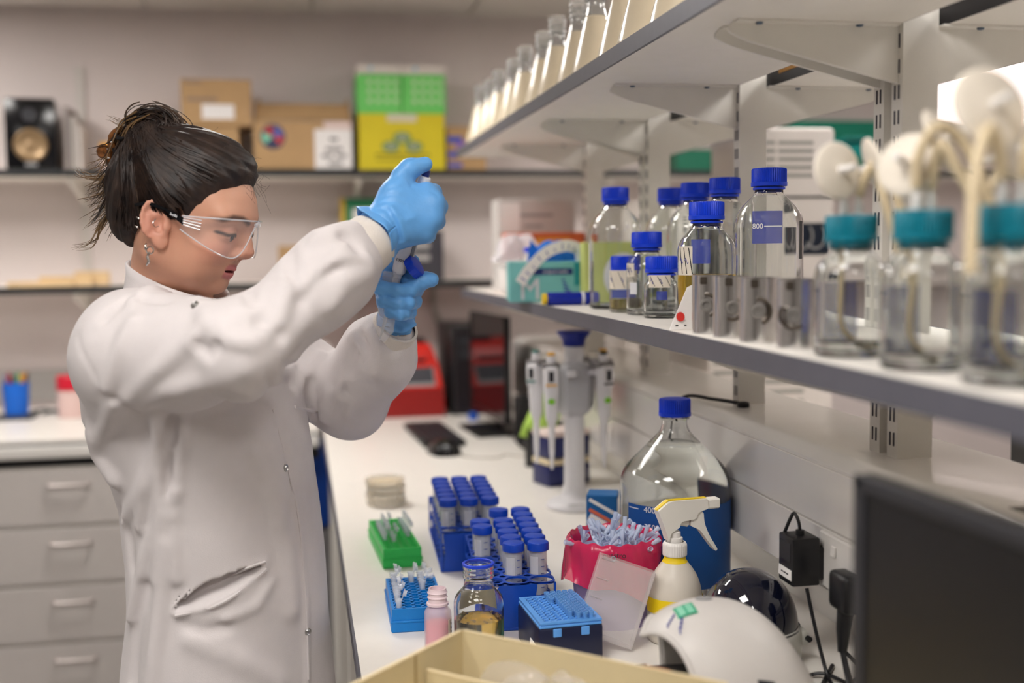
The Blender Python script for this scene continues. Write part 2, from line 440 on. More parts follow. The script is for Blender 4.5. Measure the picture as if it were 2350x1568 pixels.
def cap_mesh(r=.0265, h=.027, m=None, key={}):
    if (r, h, m) not in key:
        b = MB()
        b.lathe([(r - .0015, 0), (r, .0005), (r, .006), (r - .001, .0065)], 96)
        b.lathe([(r - .0018, .0062), (r - .0018, h - .0022), (r - .003, h - .0005), (r - .006, h), (0, h)], 96, rib=.0012)
        b.lathe([(r - .0015, 0), (r - .004, 0), (r - .004, h - .003), (0, h - .003)], 96)
        key[(r, h, m)] = b.mesh('cap', 40)
    return key[(r, h, m)]
def bottle(label, x, y, z, R, H, cap=True, capm=None, liquid=None, lm=None, rz=0., group=None, prints=(), neck=.0205, ring=True, n=64):
    t = thing('reagent_bottle', label, 'bottle', (x, y, z), rz, group)
    pr, zs = bottle_profile(R, H, neck)
    MB().lathe(pr, n).build('glass', M_glass, t, sharp=50)
    if ring: MB().lathe([(neck + .0012, H - .0275), (neck + .0032, H - .027), (neck + .0032, H - .024), (neck + .0012, H - .0235)], 48).build('pouring_ring', M_cap if capm is None else capm, t)
    if cap: link('cap', cap_mesh(neck + .006, .027, capm or M_cap), capm or M_cap, t, (0, 0, H - .0225))
    if liquid: MB().lathe(fill_profile(R, .0022, liquid, zs), n).build('liquid', lm, t, sharp=50)
    for (a0, a1, z0, z1, pm, nm) in prints:
        MB().lathe([(R + .0004, z0), (R + .0004, z1)], 24, arc=(a0, a1)).build(nm, pm, t)
    return t, zs
M_print = mat('enamel_print_blue', (52, 70, 168), 0.5, alpha=.8)
M_printw = mat('enamel_print_white', (236, 236, 240), 0.5)
M_label = mat('tape_label', (232, 222, 206), 0.7, var=.02, vscale=80)
M_amber = mat('amber_medium', (255, 216, 70), 0.0, trans=1.0, ior=1.33)
M_yel = mat('pale_yellow_medium', (226, 206, 140), 0.05, trans=.8, ior=1.33)
M_water = mat('clear_liquid', (250, 252, 252), 0.0, trans=1.0, ior=1.33)
GB = 'blue capped bottles on the lower island shelf'
def tape_label(t, R, a0, a1, z0, z1, stripes=3):
    L = MB().lathe([(R + .0005, z0), (R + .0005, z1)], 12, arc=(a0, a1)).build('tape_label', M_label, t)
    for k in range(stripes):
        a = a0 + (a1 - a0) * (k + .25) / stripes; da = (a1 - a0) * .22
        P = [[((R + .0009) * math.cos(a + da * u + w), (R + .0009) * math.sin(a + da * u + w), z1 - .002 - (z1 - z0 - .004) * u) for w in (0, .035)] for u in (0, .33, .66, 1)]
        MB().grid(P).build('pen_stripe', M_ink, L)
    for k in range(2):
        a = a0 + (a1 - a0) * (.12 + .4 * k)
        pts = [((R + .001) * math.cos(a + .02 * q), (R + .001) * math.sin(a + .02 * q), (z0 + z1) / 2 + .004 * math.sin(q * 2.4) * (1 if q % 2 else -1)) for q in range(9)]
        MB().tube(pts, .0004, 4).build('handwriting', M_inkblue, L)
    return L
FA = math.atan2(-1.0, -.35)            # angle on a bottle that looks back at the aisle end
# one litre bottle at the left end
t, _ = bottle('tall clear bottle with blue cap in front of the lime green box', .597, 2.10, ZS, .0505, .225, group=GB, prints=((FA - 2.0, FA - 1.62, .03, .09, M_print, 'graduation'),), liquid=.012, lm=M_water)
MB().lathe([(.0509, .035), (.0509, .125)], 8, arc=(FA - 1.35, FA - 1.2)).build('graduation', M_printw, t)
t, _ = bottle('small bottle of pale yellow liquid with taped label and blue cap', .577, 1.968, ZS, .0285, .096, group=GB, liquid=.024, lm=M_yel, prints=((FA - .9, FA + .7, .026, .041, M_print, 'graduation'),))
tape_label(t, .0285, FA - 1.25, FA + .75, .042, .075)
t, _ = bottle('medium clear bottle with blue cap and small square patch between two short bottles', .588, 1.875, ZS, .035, .137, group=GB, prints=((FA - 1.0, FA - .5, .085, .1, M_print, 'graduation'), (FA - .9, FA - .45, .036, .056, M_printw, 'white_patch')))
tape_label(t, .035, FA - 1.2, FA - .6, .066, .088, 1)
t, _ = bottle('small empty clear bottle with blue cap near the shelf edge', .582, 1.777, ZS, .0285, .096, group=GB, prints=((FA - .25, FA + .35, .03, .044, M_print, 'graduation'),), liquid=.012, lm=M_water)
tape_label(t, .0285, FA - .75, FA + .55, .05, .07, 3)
t, _ = bottle('bottle part filled with amber liquid behind the steel canisters', .596, 1.606, ZS, .043, .176, group=GB, liquid=.074, lm=M_amber, prints=((FA - .55, FA + .1, .09, .125, M_print, 'graduation'),))
tape_label(t, .0432, FA - 1.15, FA - .5, .073, .115, 3)
t, _ = bottle('tallest blue capped bottle with dark blue graduation panel marked 800', .694, 1.607, ZS, .0505, .225, group=GB, prints=((FA - .55, FA + .32, .118, .165, M_print, 'graduation'), (FA - .55, FA + .32, .02, .06, M_print, 'graduation')))
MB().lathe([(.0513, .142), (.0513, .1435)], 10, arc=(FA - .2, FA + .3)).build('graduation_line', M_printw, t)
tx = text('800', .011, M_printw, t, name='volume_mark'); a_ = FA - .38
tx.location = (.0517 * math.cos(a_), .0517 * math.sin(a_), .1428); tx.rotation_euler = (PI / 2, 0, a_ + PI / 2)
P = [[(.0512 * math.cos(a), .0512 * math.sin(a), z) for a in (FA + .95, FA + 1.05, FA + 1.15)] for z in (.095, .12, .15)]
MB().grid(P).build('dark_sticker', M_dark, t)
bottle('rear clear bottle with blue cap, leftmost of the three in the back row', .714, 2.12, ZS, .0505, .225, group=GB)
bottle('rear clear bottle with blue cap, middle of the three in the back row', .704, 1.955, ZS, .0505, .225, group=GB)
bottle('rear clear bottle with blue cap, rightmost of the three in the back row', .708, 1.822, ZS, .0505, .225, group=GB)

# small white card with a red dot leaning on the amber bottle
cd = thing('hazard_card', 'white triangular card with a red dot leaning beside the steel canisters', 'card', (.520, 1.500, ZS), .25)
MB().prism([(-.02, 0), (.022, 0), (.024, .062), (.014, .058)], .0012, RX(PI / 2 - .12), (0, 0, .0005)).build('card', M_paper, cd, smooth=False)
MB().cyl((-.002, -.0005, .018), .0065, .0012, 20, M=RX(PI / 2 - .12)).build('red_dot', mat('red_print', (214, 50, 44), .6), cd)
for k, (px_, w) in enumerate(((-.008, .004), (.006, .003))): MB().box((px_, -.0012, .006), (w, .0006, .0014)).build('print_mark', M_ink, cd, smooth=False)

# steel canisters
def canister_meshes():
    r, h = .0235, .077
    b = MB(); b.lathe([(0, 0), (r, 0), (r, h), (r - .0012, h), (r - .0012, .002), (0, .002)], 40); body = b.mesh('body')
    k = MB(); k.lathe([(.0085, 0), (.0085, .003), (.0075, .004), (.0045, .004), (.004, .002), (0, .002)], 24, M=RX(PI / 2)); knob = k.mesh('knob')
    arc = []
    for q in range(15):
        a = -1.2 + 2.9 * q / 14; arc.append((.0145 * math.cos(a), 0, .0145 * math.sin(a)))
    g = MB(); g.tube(arc, .0024, 6); guard = g.mesh('guard')
    s_ = MB(); s_.rbox((0, 0, 0), (.009, .003, .01), .001, 1); stop = s_.mesh('stop')
    return body, knob, guard, stop
cb, ck, cg, cst = canister_meshes()
M_polish = mat('polished_steel', (226, 224, 222), 0.2, metal=1.0, var=.03, vscale=60)
M_bronze = mat('dark_steel', (92, 84, 76), 0.4, metal=.9)
for k, (x, y, fr_) in enumerate(((.534, 1.426, 'leftmost of the four, beside the red dot card'), (.535, 1.352, 'second from the left of the four'), (.536, 1.268, 'third from the left of the four'), (.543, 1.178, 'rightmost of the four, beside the teal capped bottles'))):
    t = thing('steel_canister', 'polished steel canister with round latch, ' + fr_, 'canister', (x, y, ZS), [-.55, -.35, -.45, -.6][k], 'steel canisters on the lower island shelf')
    link('body', cb, M_polish, t); d = .0235
    link('knob', ck, mat('satin_steel', (150, 146, 142), .45, metal=.8), t, (0, -d + .001, .038)); link('guard', cg, M_bronze, t, (0, -d - .001, .038), (0, [0, .8, 0, 2.6][k], 0)); link('stop', cst, M_bronze, t, (-.004, -d, .07))

# ------------------------------------------------------------------ vented bottles with teal caps
M_silicone = mat('silicone_tubing', (216, 198, 164), 0.5, trans=.0, var=.04, vscale=60)
M_disc = mat('filter_disc_white', (233, 224, 210), 0.5, var=.02, vscale=50)
GT = 'teal capped bottles with vent filters'
def teal_bottle(label, x, y, rz, discs, tubes, shade=0):
    t, _ = bottle(label, x, y, ZS, .036, .139, capm=M_capteal, group=GT, rz=rz, liquid=.016, lm=M_water, prints=((.9, 2.0, .015, .075, mat('enamel_print_pale', (70, 92, 190), .5, alpha=.6), 'graduation'),))
    for (sx) in (-.008, .008):
        MB().lathe([(0, 0), (.0045, 0), (.0045, .012), (.003, .014), (.003, .022), (0, .022)], 14, (sx, 0, .1435)).build('hose_barb', M_white, t)
    # dip tube inside
    MB().tube(smooth_path([(-.008, 0, .142), (-.01, 0, .08), (-.004, .01, .03), (.02, .012, .009)], 5), .003, 8).build('dip_tube', M_silicone, t)
    for pts, r in tubes: MB().tube(smooth_path(pts, 6), r, 10).build('hose', M_silicone, t)
    for (c, R, n, lab) in discs:
        q = Vector(n).normalized().to_track_quat('Z', 'Y').to_matrix()
        d = MB().lathe(fillet([(0, -.006), (R * .25, -.006), (R * .8, -.004), (R, -.002), (R, .002), (R * .8, .004), (R * .25, .006), (0, .006)], [0, .002, .004, .002, .002, .004, .002, 0], 2), 40, c, q).build('vent_filter', M_disc, t)
        MB().lathe([(0, .005), (.005, .005), (.004, .016), (.0035, .026), (0, .026)], 12, c, q).build('spigot', M_white, d)
        MB().lathe([(0, -.005), (.005, -.005), (.004, -.016), (.0035, -.026), (0, -.026)], 12, c, q).build('spigot', M_white, d)
    return t
teal_bottle('teal capped bottle with round white filter disc beside the rightmost canister', .553, 1.075, 0.,
    [((-.022, -.012, .187), .029, (.3, -1, .1), ''), ((.022, -.006, .192), .030, (1, -.25, .35), '')],
    [([(-.008, 0, .163), (-.012, .004, .172), (-.02, -.004, .18)], .0042), ([(.008, 0, .163), (.012, -.01, .185), (.018, -.018, .195), (.02, -.028, .16), (.03, -.034, .12), (.036, -.036, .085)], .0045),
     ([(.022, -.02, .2), (.03, -.03, .17), (.04, -.036, .12), (.046, -.034, .075)], .0045)])
teal_bottle('teal capped bottle with crossing beige hoses in the middle of the near group', .552, .938, .2,
    [((.0, .02, .185), .03, (-1, -.4, .3), ''), ((.028, .01, .205), .032, (.6, -1, .5), '')],
    [([(-.008, 0, .163), (-.01, -.004, .19), (.0, -.014, .215), (.022, -.02, .205), (.04, -.03, .165), (.05, -.036, .12), (.056, -.036, .06)], .0052),
     ([(.008, 0, .163), (.004, -.016, .2), (.016, -.026, .175), (.034, -.034, .14), (.052, -.034, .11)], .0052)])
teal_bottle('teal capped bottle with hanging hose at the right edge of the picture', .556, .815, -.1,
    [((-.014, .012, .22), .034, (.2, -1, .3), ''), ((.03, .0, .2), .03, (1, -.6, .2), '')],
    [([(-.008, 0, .163), (-.02, -.006, .2), (-.032, -.012, .19), (-.042, -.02, .15), (-.046, -.026, .09)], .0052), ([(.008, 0, .163), (.012, 0, .19), (.02, 0, .2)], .0045)])
teal_bottle('rear teal capped bottle standing by the shelf post behind the others', .655, .985, .3, [((.02, .0, .2), .03, (.3, -1, .3), '')], [([(-.008, 0, .163), (0, -.002, .18), (.012, 0, .192)], .0045)])

# ------------------------------------------------------------------ packets and boxes at the far end of the lower shelf
def carton(name, label, cat, x, y, z, w, d, h, rz, m, group=None, r=.002):
    t = thing(name, label, cat, (x, y, z), rz, group)
    MB().rbox((0, 0, h / 2), (w, d, h), r, 1).build('carton', m, t)
    return t
def fpatch(t, cx, cz, w, h, d, m, name='label', off=.0006, rx=0):
    """printed patch on the front (-Y) face of a carton of depth d"""
    return MB().box((cx, -d / 2 - off, cz), (w, .0008, h)).build(name, m, t, smooth=False)
M_mint = mat('mint_card', (120, 190, 188), .6, var=.03, vscale=30)
M_teal = mat('teal_print', (20, 140, 146), .6)
M_navy = mat('navy_print', (24, 46, 110), .6)
M_tissue = mat('blue_tissue', (20, 110, 205), .8, var=.08, vscale=40)
t = carton('glove_box', 'mint green mask box with a big letter M and blue mask pulled out', 'box', .540, 2.47, ZS, .165, .10, .088, -.12, M_mint)
fpatch(t, .012, .066, .088, .014, .10, M_navy, 'navy_banner'); fpatch(t, .07, .06, .022, .05, .10, M_teal, 'teal_corner')
text('surgical masks', .0095, M_printw, t, (.018, -.0516, .066), (PI / 2, 0, 0))
text('M', .066, mat('pale_print', (222, 216, 220), .6), t, (-.038, -.0512, .026), (PI / 2, 0, 0), sx=.9)
for k in range(5): MB().box((.035 + k * .003, -.0512, .048 - k * .008), (.006 + k * .003, .0008, .0042), RY(.25)).build('stripe_mark', M_inkblue, t, smooth=False)
def crumple(name, m, parent, c, s, seed, n=14, spikes=.5):
    rnd = random.Random(seed); P = []
    ph = [rnd.uniform(0, 6.28) for _ in range(8)]
    for i in range(n + 1):
        th = PI * .5 * i / n; row = []
        for j in range(n * 2 + 1):
            a = 2 * PI * j / (n * 2)
            k = 1 + spikes * (.35 * math.sin(3 * a + ph[0]) + .25 * math.sin(5 * a + ph[1] + th * 3) + .15 * math.sin(9 * a + ph[2] - th * 4))
            zz = math.cos(th) * (1 + spikes * .5 * math.sin(4 * a + ph[3]) * math.sin(th * 2))
            row.append((c[0] + s[0] * math.sin(th) * math.cos(a) * k, c[1] + s[1] * math.sin(th) * math.sin(a) * k, c[2] + s[2] * zz))
        P.append(row)
    return MB().grid(P).build(name, m, parent, sharp=60)
crumple('mask_fold', M_tissue, t, (.02, 0, .086), (.05, .035, .045), 3)
MB().prism([(-.02, 0), (.03, 0), (-.012, .05)], .002, RX(PI / 2), (-.02, 0, .086)).build('mask_fold', M_tissue, t)
# receipt strip arching over the box
rc = thing('receipt_strip', 'long printed paper receipt arching over the mint green mask box', 'receipt', (.470, 2.395, ZS))
path = smooth_path([(-.002, 0, .042), (.02, .004, .072), (.06, .012, .108), (.105, .02, .122), (.135, .03, .112), (.142, .034, .08), (.140, .034, .04), (.138, .034, .001)], 5)
P = []
for i, p in enumerate(path):
    tn = (path[min(i + 1, len(path) - 1)] - path[max(i - 1, 0)]).normalized()
    w = Vector((-tn.z, -.25, tn.x)) if i < len(path) * .55 else Vector((-tn.z * .6, -.6, tn.x * .6))
    w = (w - tn * w.dot(tn)).normalized() * .026
    P.append([p - w * .5, p, p + w * .5])
MB().grid(P).build('paper', M_paper, rc)
for i in range(2, 20, 2):
    a, b = Vector(P[i][0]), Vector(P[i][2]); q = a.lerp(b, .15); q2 = a.lerp(b, .45 + .4 * ((i * 7) % 3) / 3); nn = Vector((0, -.0006, .0006))
    tn = (path[i + 1] - path[i]).normalized() * .0011
    MB().grid([[q + nn - tn, q2 + nn - tn], [q + nn + tn, q2 + nn + tn]]).build('print_line', M_inkblue, rc)
M_lime = mat('lime_card', (196, 206, 120), .6, var=.03, vscale=30)
t = carton('lime_box', 'lime green box with a white circle and blue figure behind the tall left bottle', 'box', .675, 2.36, ZS, .155, .05, .128, -.06, M_lime)
MB().cyl((.01, -.0256, .055), .05, .0008, 40, M=RX(PI / 2)).build('white_circle', M_printw, t)
text('PA', .026, M_ink, t, (-.005, -.0268, .055), (PI / 2, 0, 0))
MB().rbox((.018, -.027, .045), (.008, .001, .045), .0004, 1).build('blue_figure', mat('cyan_print', (30, 150, 205), .6), t)
t = carton('white_carton', 'blank white carton at the far end of the lower island shelf', 'box', .66, 3.18, ZS, .215, .16, .255, -.05, mat('white_carton', (206, 200, 196), .6, var=.02, vscale=20))
fpatch(t, -.075, .19, .055, .11, .16, M_paper, 'white_label'); fpatch(t, 0, .21, .09, .008, .16, M_grey, 'print_line'); fpatch(t, -.01, .18, .05, .006, .16, M_grey, 'print_line')
t = carton('orange_box', 'orange and yellow box in front of the blank white carton', 'box', .655, 3.02, ZS, .21, .10, .16, -.05, mat('orange_card', (206, 96, 48), .6, var=.04, vscale=20))
fpatch(t, .02, .135, .09, .02, .10, mat('amber_print', (226, 150, 50), .6), 'amber_stripe')
# plastic packs
M_bag = mat('clear_bag_film', (240, 234, 238), .25, alpha=.6, var=.03, vscale=40)
t = thing('tissue_pack', 'clear plastic pack of white tissue at the far corner of the lower island shelf', 'packet', (.570, 2.86, ZS), .1)
MB().rbox((0, 0, .045), (.11, .12, .09), .016, 3).build('wrapped_stack', mat('tissue_stack', (236, 230, 226), .8, var=.03, vscale=60), t)
crumple('film', M_bag, t, (-.02, 0, .085), (.06, .06, .062), 11, spikes=.7)
MB().prism([(-.09, .07), (-.02, .095), (.02, .085), (-.01, .06)], .002, RX(PI / 2), (0, -.055, .0)).build('film_corner', M_paper, t)
t = thing('white_tub', 'short white tub with a blue rim behind the mint green mask box', 'tub', (.600, 2.66, ZS))
MB().lathe([(0, 0), (.058, 0), (.065, .11), (.062, .11), (.056, .003), (0, .003)], 32).build('tub', M_white, t)
MB().lathe([(.064, .108), (.068, .108), (.068, .12), (.062, .12), (.062, .11)], 32).build('rim', M_cap, t)
# blue marker tube lying on the shelf
t = thing('marker_tube', 'dark blue plastic tube with yellow end lying on the shelf edge', 'tube', (.495, 2.255, ZS + .0135), 0)
MB().lathe(fillet([(0, 0), (.012, 0), (.0135, .006), (.0135, .1), (.010, .105), (0, .105)], .002, 2), 28, (0, 0, 0), RY(PI / 2)).build('barrel', mat('cobalt_plastic', (8, 40, 170), .25, trans=.2), t)
MB().lathe([(0, -.008), (.0115, -.008), (.0115, .001), (0, .001)], 24, (0, 0, 0), RY(PI / 2)).build('end_plug', mat('yellow_plastic', (236, 200, 30), .4), t)
MB().lathe([(.0138, .072), (.0138, .078)], 24, (0, 0, 0), RY(PI / 2)).build('band', M_printw, t)

# ------------------------------------------------------------------ flasks on the upper shelf
M_agar = mat('cream_medium', (216, 202, 176), .22, sss=0., var=.02, vscale=40, coat=.6)
fl_out = fillet([(0, 0), (.043, 0), (.046, .006), (.017, .117), (.0155, .124), (.0155, .165), (.019, .168), (.0165, .17)], [0, .002, .006, .012, .006, .003, .001, 0], 4)
fl_glass = MB().lathe([(.0192, .1085), (.0172, .117), (.0157, .124), (.0155, .165), (.019, .168), (.0165, .17), (.014, .17), (.014, .124), (.0156, .116), (.0176, .1085)], 40)
for k in range(3): fl_glass.lathe([(.0157, .132 + k * .011), (.0185, .135 + k * .011), (.0185, .139 + k * .011), (.0157, .142 + k * .011)], 32)
fl_glass = fl_glass.mesh('neck', 50)
fl_body = MB().lathe(fillet([(0, .0), (.0425, .0), (.0458, .006), (.0190, .1085), (0, .1085)], [0, .002, .006, .003, 0], 4), 40).mesh('medium', 50)
M_flaskbody = M_agar
fpos = [(.536, 3.30), (.545, 3.19), (.54, 3.02), (.545, 2.84), (.54, 2.67), (.545, 2.49), (.54, 2.33), (.545, 2.17), (.54, 2.02), (.545, 1.86), (.54, 1.72), (.545, 1.575)]
ords = ['first from the far end', 'second from the far end', 'third from the far end', 'fourth from the far end', 'fifth from the far end', 'sixth from the far end', 'seventh from the far end', 'eighth from the far end', 'ninth from the far end', 'tenth from the far end', 'second nearest to the camera', 'nearest to the camera']
M_neck = mat('ribbed_neck_glass', (240, 240, 240), .05, trans=.9, ior=1.47)
for (x, y), w in zip(fpos, ords):
    t = thing('conical_flask', 'cream filled conical flask on the upper shelf, ' + w, 'flask', (x, y, ZU + .006), 0, 'row of conical flasks on the upper shelf')
    link('medium', fl_body, M_agar, t); link('glass', fl_glass, M_neck, t)
# ------------------------------------------------------------------ fifty millilitre tubes and their racks
M_rack = mat('rack_blue', (16, 70, 176), .4, var=.04, vscale=60)
M_capf = mat('tube_cap_blue', (10, 66, 186), .38, var=.05, vscale=150)
M_tube = mat('tube_polypropylene', (236, 238, 242), .15, alpha=.32)
tb = MB(); ro, ri = .0138, .0126
tb.lathe([(0, 0), (.003, .0005), (.0125, .0155), (ro, .018), (ro, .104), (ri, .104), (ri, .018), (.0115, .0165), (.002, .002), (0, .002)], 24)
tube_me = tb.mesh('tube', 50)
cb_ = MB()
cb_.lathe([(.0165, 0), (.0165, .0105), (.0155, .0125), (.013, .0132), (0, .0132)], 56, rib=.0005); cb_.lathe([(.0165, 0), (.0142, 0), (.0142, .011), (0, .011)], 56)
capf_me = cb_.mesh('cap', 40)
wr = MB().lathe([(ro + .0003, .055), (ro + .0003, .09)], 10, arc=(-2.5, -1.5)).mesh('writing_panel')
gd = MB()
for k in range(6): gd.lathe([(ro + .0003, .03 + k * .011), (ro + .0003, .0312 + k * .011)], 6, arc=(-1.2, -.75))
gd = gd.mesh('graduation')
M_grad = mat('tube_print', (40, 60, 120), .6)
def falcon(label, x, y, z, rz, group):
    t = thing('centrifuge_tube', label, 'tube', (x, y, z), rz, group)
    link('tube', tube_me, M_tube, t); link('cap', capf_me, M_capf, t, (0, 0, .0985)); link('writing_panel', wr, mat('writing_panel', (236, 236, 240), .5, alpha=.55), t); link('graduation', gd, M_grad, t)
    return t
def ring_tier(mb, nx, ny, p, rad, z0, z1):
    hole_plate(mb, nx, ny, p, rad, z0, z1, n=16)
def tube_rack(label, x, y, rz, nx, ny, p):
    t = thing('tube_rack', label, 'tube rack', (x, y, ZB), rz)
    w, l = nx * p, ny * p
    for z in (.070, .038):
        b = MB(); ring_tier(b, nx, ny, p, .0176, z, z + .003); b.build('tier', M_rack, t, smooth=False)
    b = MB(); b.rbox((0, 0, .003), (w, l, .005), .001, 1)
    hole = MB(); hole_plate(hole, nx, ny, p, .008, .0061, .0095, n=8); hole.build('base_plate', M_rack, t, smooth=False)
    b.build('base', M_rack, t)
    for s_ in (-1, 1):
        # end wall, narrower at the waist
        yy = s_ * (l / 2 - .0015)
        poly = fillet([(-w * .46, .005), (w * .40, .005), (w * .20, .03), (w * .26, .070), (-w * .46, .070), (-w * .42, .03), (-w * .46, .005)], [0, .004, .014, .004, .004, .014, 0], 4)[:-1]
        MB().prism(poly, .003, Matrix(((1, 0, 0), (0, 0, -1), (0, 1, 0))), (0, yy + .0015, 0)).build('end_wall', M_rack, t, smooth=False)
        for sx in (-1, 1): MB().box((sx * (w / 2 - .0015), yy, .038), (.003, .006, .068)).build('leg', M_rack, t, smooth=False)
    return t
P_ = .0385
def rack_xy(x0, y0, rz, i, j): return (x0 + i * P_ * math.cos(rz) - j * P_ * math.sin(rz), y0 + i * P_ * math.sin(rz) + j * P_ * math.cos(rz))
# front rack: grid origin = middle column, front row
r2 = -.075; x2, y2 = .3175, 1.702
cx_, cy_ = rack_xy(x2, y2, r2, 0, 2.5)
tube_rack('blue tube rack with empty front rings beside the open glass bottle', cx_, cy_, r2, 3, 8, P_)
for j in range(7):
    for i in (-1, 0, 1):
        if i == -1 and j not in (3, 4): continue
        if i == 0 and j == 5: continue
        xx, yy = rack_xy(x2, y2, r2, i, j)
        falcon('clear tube with a blue screw cap in the front rack, left column' if i < 0 else ('clear tube with a blue screw cap in the front rack, middle column' if i == 0 else 'clear tube with a blue screw cap in the front rack, right column'), xx, yy, ZB + .0097, random.uniform(-.4, .4), 'tubes in the front blue rack ' + ('left column' if i < 0 else 'middle column' if i == 0 else 'right column'))
r1 = -.045; x1_, y1_ = .298, 2.035
cx_, cy_ = rack_xy(x1_, y1_, r1, 0, 2.5)
tube_rack('full blue tube rack standing further back on the bench', cx_, cy_, r1, 3, 8, P_)
for j in range(0, 6):
    for i in (-1, 0, 1):
        xx, yy = rack_xy(x1_, y1_, r1, i, j)
        falcon('clear tube with a blue screw cap in the rear rack, %s column' % ('left', 'middle', 'right')[i + 1], xx, yy, ZB + .0097, random.uniform(-.4, .4), 'tubes in the rear blue rack, %s column' % ('left', 'middle', 'right')[i + 1])

# ------------------------------------------------------------------ microtube racks
def micro_rack(label, x, y, rz, nx, ny, p, h, m, mt, group, spots, tl):
    t = thing('microtube_rack', label, 'tube rack', (x, y, ZB), rz)
    w, l = nx * p + .008, ny * p + .008
    b = MB(); hole_plate(b, nx, ny, p, p * .4, h - .016, h); b.build('top_plate', m, t, smooth=False)
    b = MB()
    for s_ in (-1, 1):
        b.box((s_ * (w / 2 - .002), 0, h - .009), (.004, l, .018)); b.box((0, s_ * (l / 2 - .002), h - .009), (w - .008, .004, .018))
    b.build('rim', m, t, smooth=False)
    MB().rbox((0, 0, (h - .018) / 2), (w + .003, l + .003, h - .018), .002, 1).build('base', m, t)
    MB().rbox((0, 0, h - .0195), (w + .005, l + .005, .004), .001, 1).build('ridge', m, t)
    k = 0
    for (i, j, op) in spots:
        lx, ly = (i - (nx - 1) / 2) * p, (j - (ny - 1) / 2) * p
        c, s_ = math.cos(rz), math.sin(rz)
        q = thing('microtube', tl, 'microtube', (x + lx * c - ly * s_, y + lx * s_ + ly * c, ZB + h - .014), rz + random.uniform(-.2, .2), group)
        link('tube', mtube_me, mt, q); ld = link('lid', mlid_me, mt, q, (0.0055, 0, .0255), (0, -op, 0)); k += 1
    return t
mtb = MB(); mtb.lathe([(0, 0), (.002, .0003), (.0042, .008), (.0045, .0235), (.0058, .024), (.0058, .0262), (.0048, .0262), (.0038, .0235), (.0034, .009), (0, .002)], 14)
mtube_me = mtb.mesh('tube', 50)
ml = MB(); ml.lathe([(0, .0015), (.0062, .0015), (.0062, -.0005), (.0046, -.0005), (.0046, -.004), (.0038, -.004), (.0038, 0), (0, 0)], 16, (.0105, 0, 0)); ml.box((.003, 0, .0005), (.006, .003, .001))
mlid_me = ml.mesh('lid', 50)
M_mt = mat('microtube_clear', (236, 240, 246), .15, alpha=.34)
sp = [(0, j, 1.75 if j % 3 else 1.3) for j in (0, 2, 3, 4, 5, 6, 8, 9, 10)] + [(2, j, 1.5) for j in (9, 10)] + [(3, j, .5 if j % 2 else 1.5) for j in (6, 7, 8, 9, 10)]
micro_rack('bright blue microtube rack with open clear tubes beside the pink bottle', .168, 1.758, -.02, 5, 11, .0145, .036, mat('rack_cyan', (0, 122, 204), .4, var=.03, vscale=60), M_mt, 'open microtubes in the blue rack', [(i, j, o) for i, j, o in sp], 'open clear microtube in the bright blue rack')
sg = [(0, j, 1.4) for j in range(4, 12)] + [(1, j, 1.6) for j in (3, 5, 10, 11)] + [(3, j, 1.5) for j in range(5, 13)]
micro_rack('bright green microtube rack in front of the stacked petri dishes', .168, 2.145, .05, 4, 15, .0152, .036, mat('rack_green', (40, 190, 84), .4, var=.03, vscale=60), M_mt, 'open microtubes in the green rack', sg, 'clear microtube in the bright green rack')

# ------------------------------------------------------------------ petri dishes
M_dish = mat('petri_polystyrene', (244, 236, 222), .2, alpha=.3)
M_agarp = mat('petri_agar', (246, 224, 180), .4, var=.03, vscale=50)
for k in range(4):
    t = thing('petri_dish', 'beige petri dish in the stack, ' + ('bottom one', 'second from the bottom', 'third from the bottom', 'top one')[k], 'petri dish', (.184 + (.002, -.001, .001, -.0015)[k], 2.56 + (.001, -.001, .002, 0)[k], ZB + .0005 + k * .0152), 0, 'stack of petri dishes')
    MB().lathe([(0, 0), (.043, 0), (.043, .013), (.042, .013), (.042, .0012), (0, .0012)], 48).build('dish', M_dish, t)
    MB().lathe([(0, .0012), (.0418, .0012), (.0418, .006), (0, .006)], 48).build('agar', M_agarp, t)
    MB().lathe([(.0455, .004), (.0455, .0148), (0, .0148), (0, .0136), (.0442, .0136), (.0442, .004), (.0455, .004)], 48).build('lid', M_dish, t)

# ------------------------------------------------------------------ open bottle and pink wash bottle at the front
t, zs_ = bottle('open glass bottle of amber broth with blue pouring ring in front of the tube rack',   .240, 1.558, ZB, .0355, .132, cap=False, liquid=.055, lm=mat('broth', (246, 204, 110), 0.02, trans=1.0, ior=1.33), ring=False)
MB().lathe([(.0205, .129), (.0222, .1292), (.0226, .1325), (.0205, .1335), (.0188, .133), (.0186, .1295)], 48).build('pouring_ring', mat('ring_blue', (24, 66, 214), .35), t)
MB().lathe([(.0361, .06), (.0361, .085)], 20, arc=(PI / 2 - 1.0, PI / 2 + .8)).build('tape_label', M_label, t)
for a in (-2.7, -.35):
    MB().lathe([(0, -.0025), (.003, 0), (0, .004)], 10, (.0262 * math.cos(a), .0262 * math.sin(a), .098)).build('lug', M_glass, t)
fo = MB()
for k in range(34):
    a = random.uniform(0, 6.28); r = random.uniform(.02, .0325); q = random.uniform(.0012, .0026)
    fo.lathe([(0, -q), (q, 0), (0, q)], 8, (r * math.cos(a), r * math.sin(a), .0555))
f_ = fo.build('foam', mat('foam_bubbles', (244, 230, 200), .1, trans=.8, ior=1.2), t); f_['kind'] = 'stuff'
t = thing('pink_bottle', 'small uncapped bottle of pink liquid beside the bright blue rack', 'bottle', (.186, 1.598, ZB))
bp = fillet([(0, 0), (.0185, 0), (.0195, .003), (.0195, .055), (.0135, .062), (.0125, .064)], [0, .002, .004, .006, .001, 0], 4)
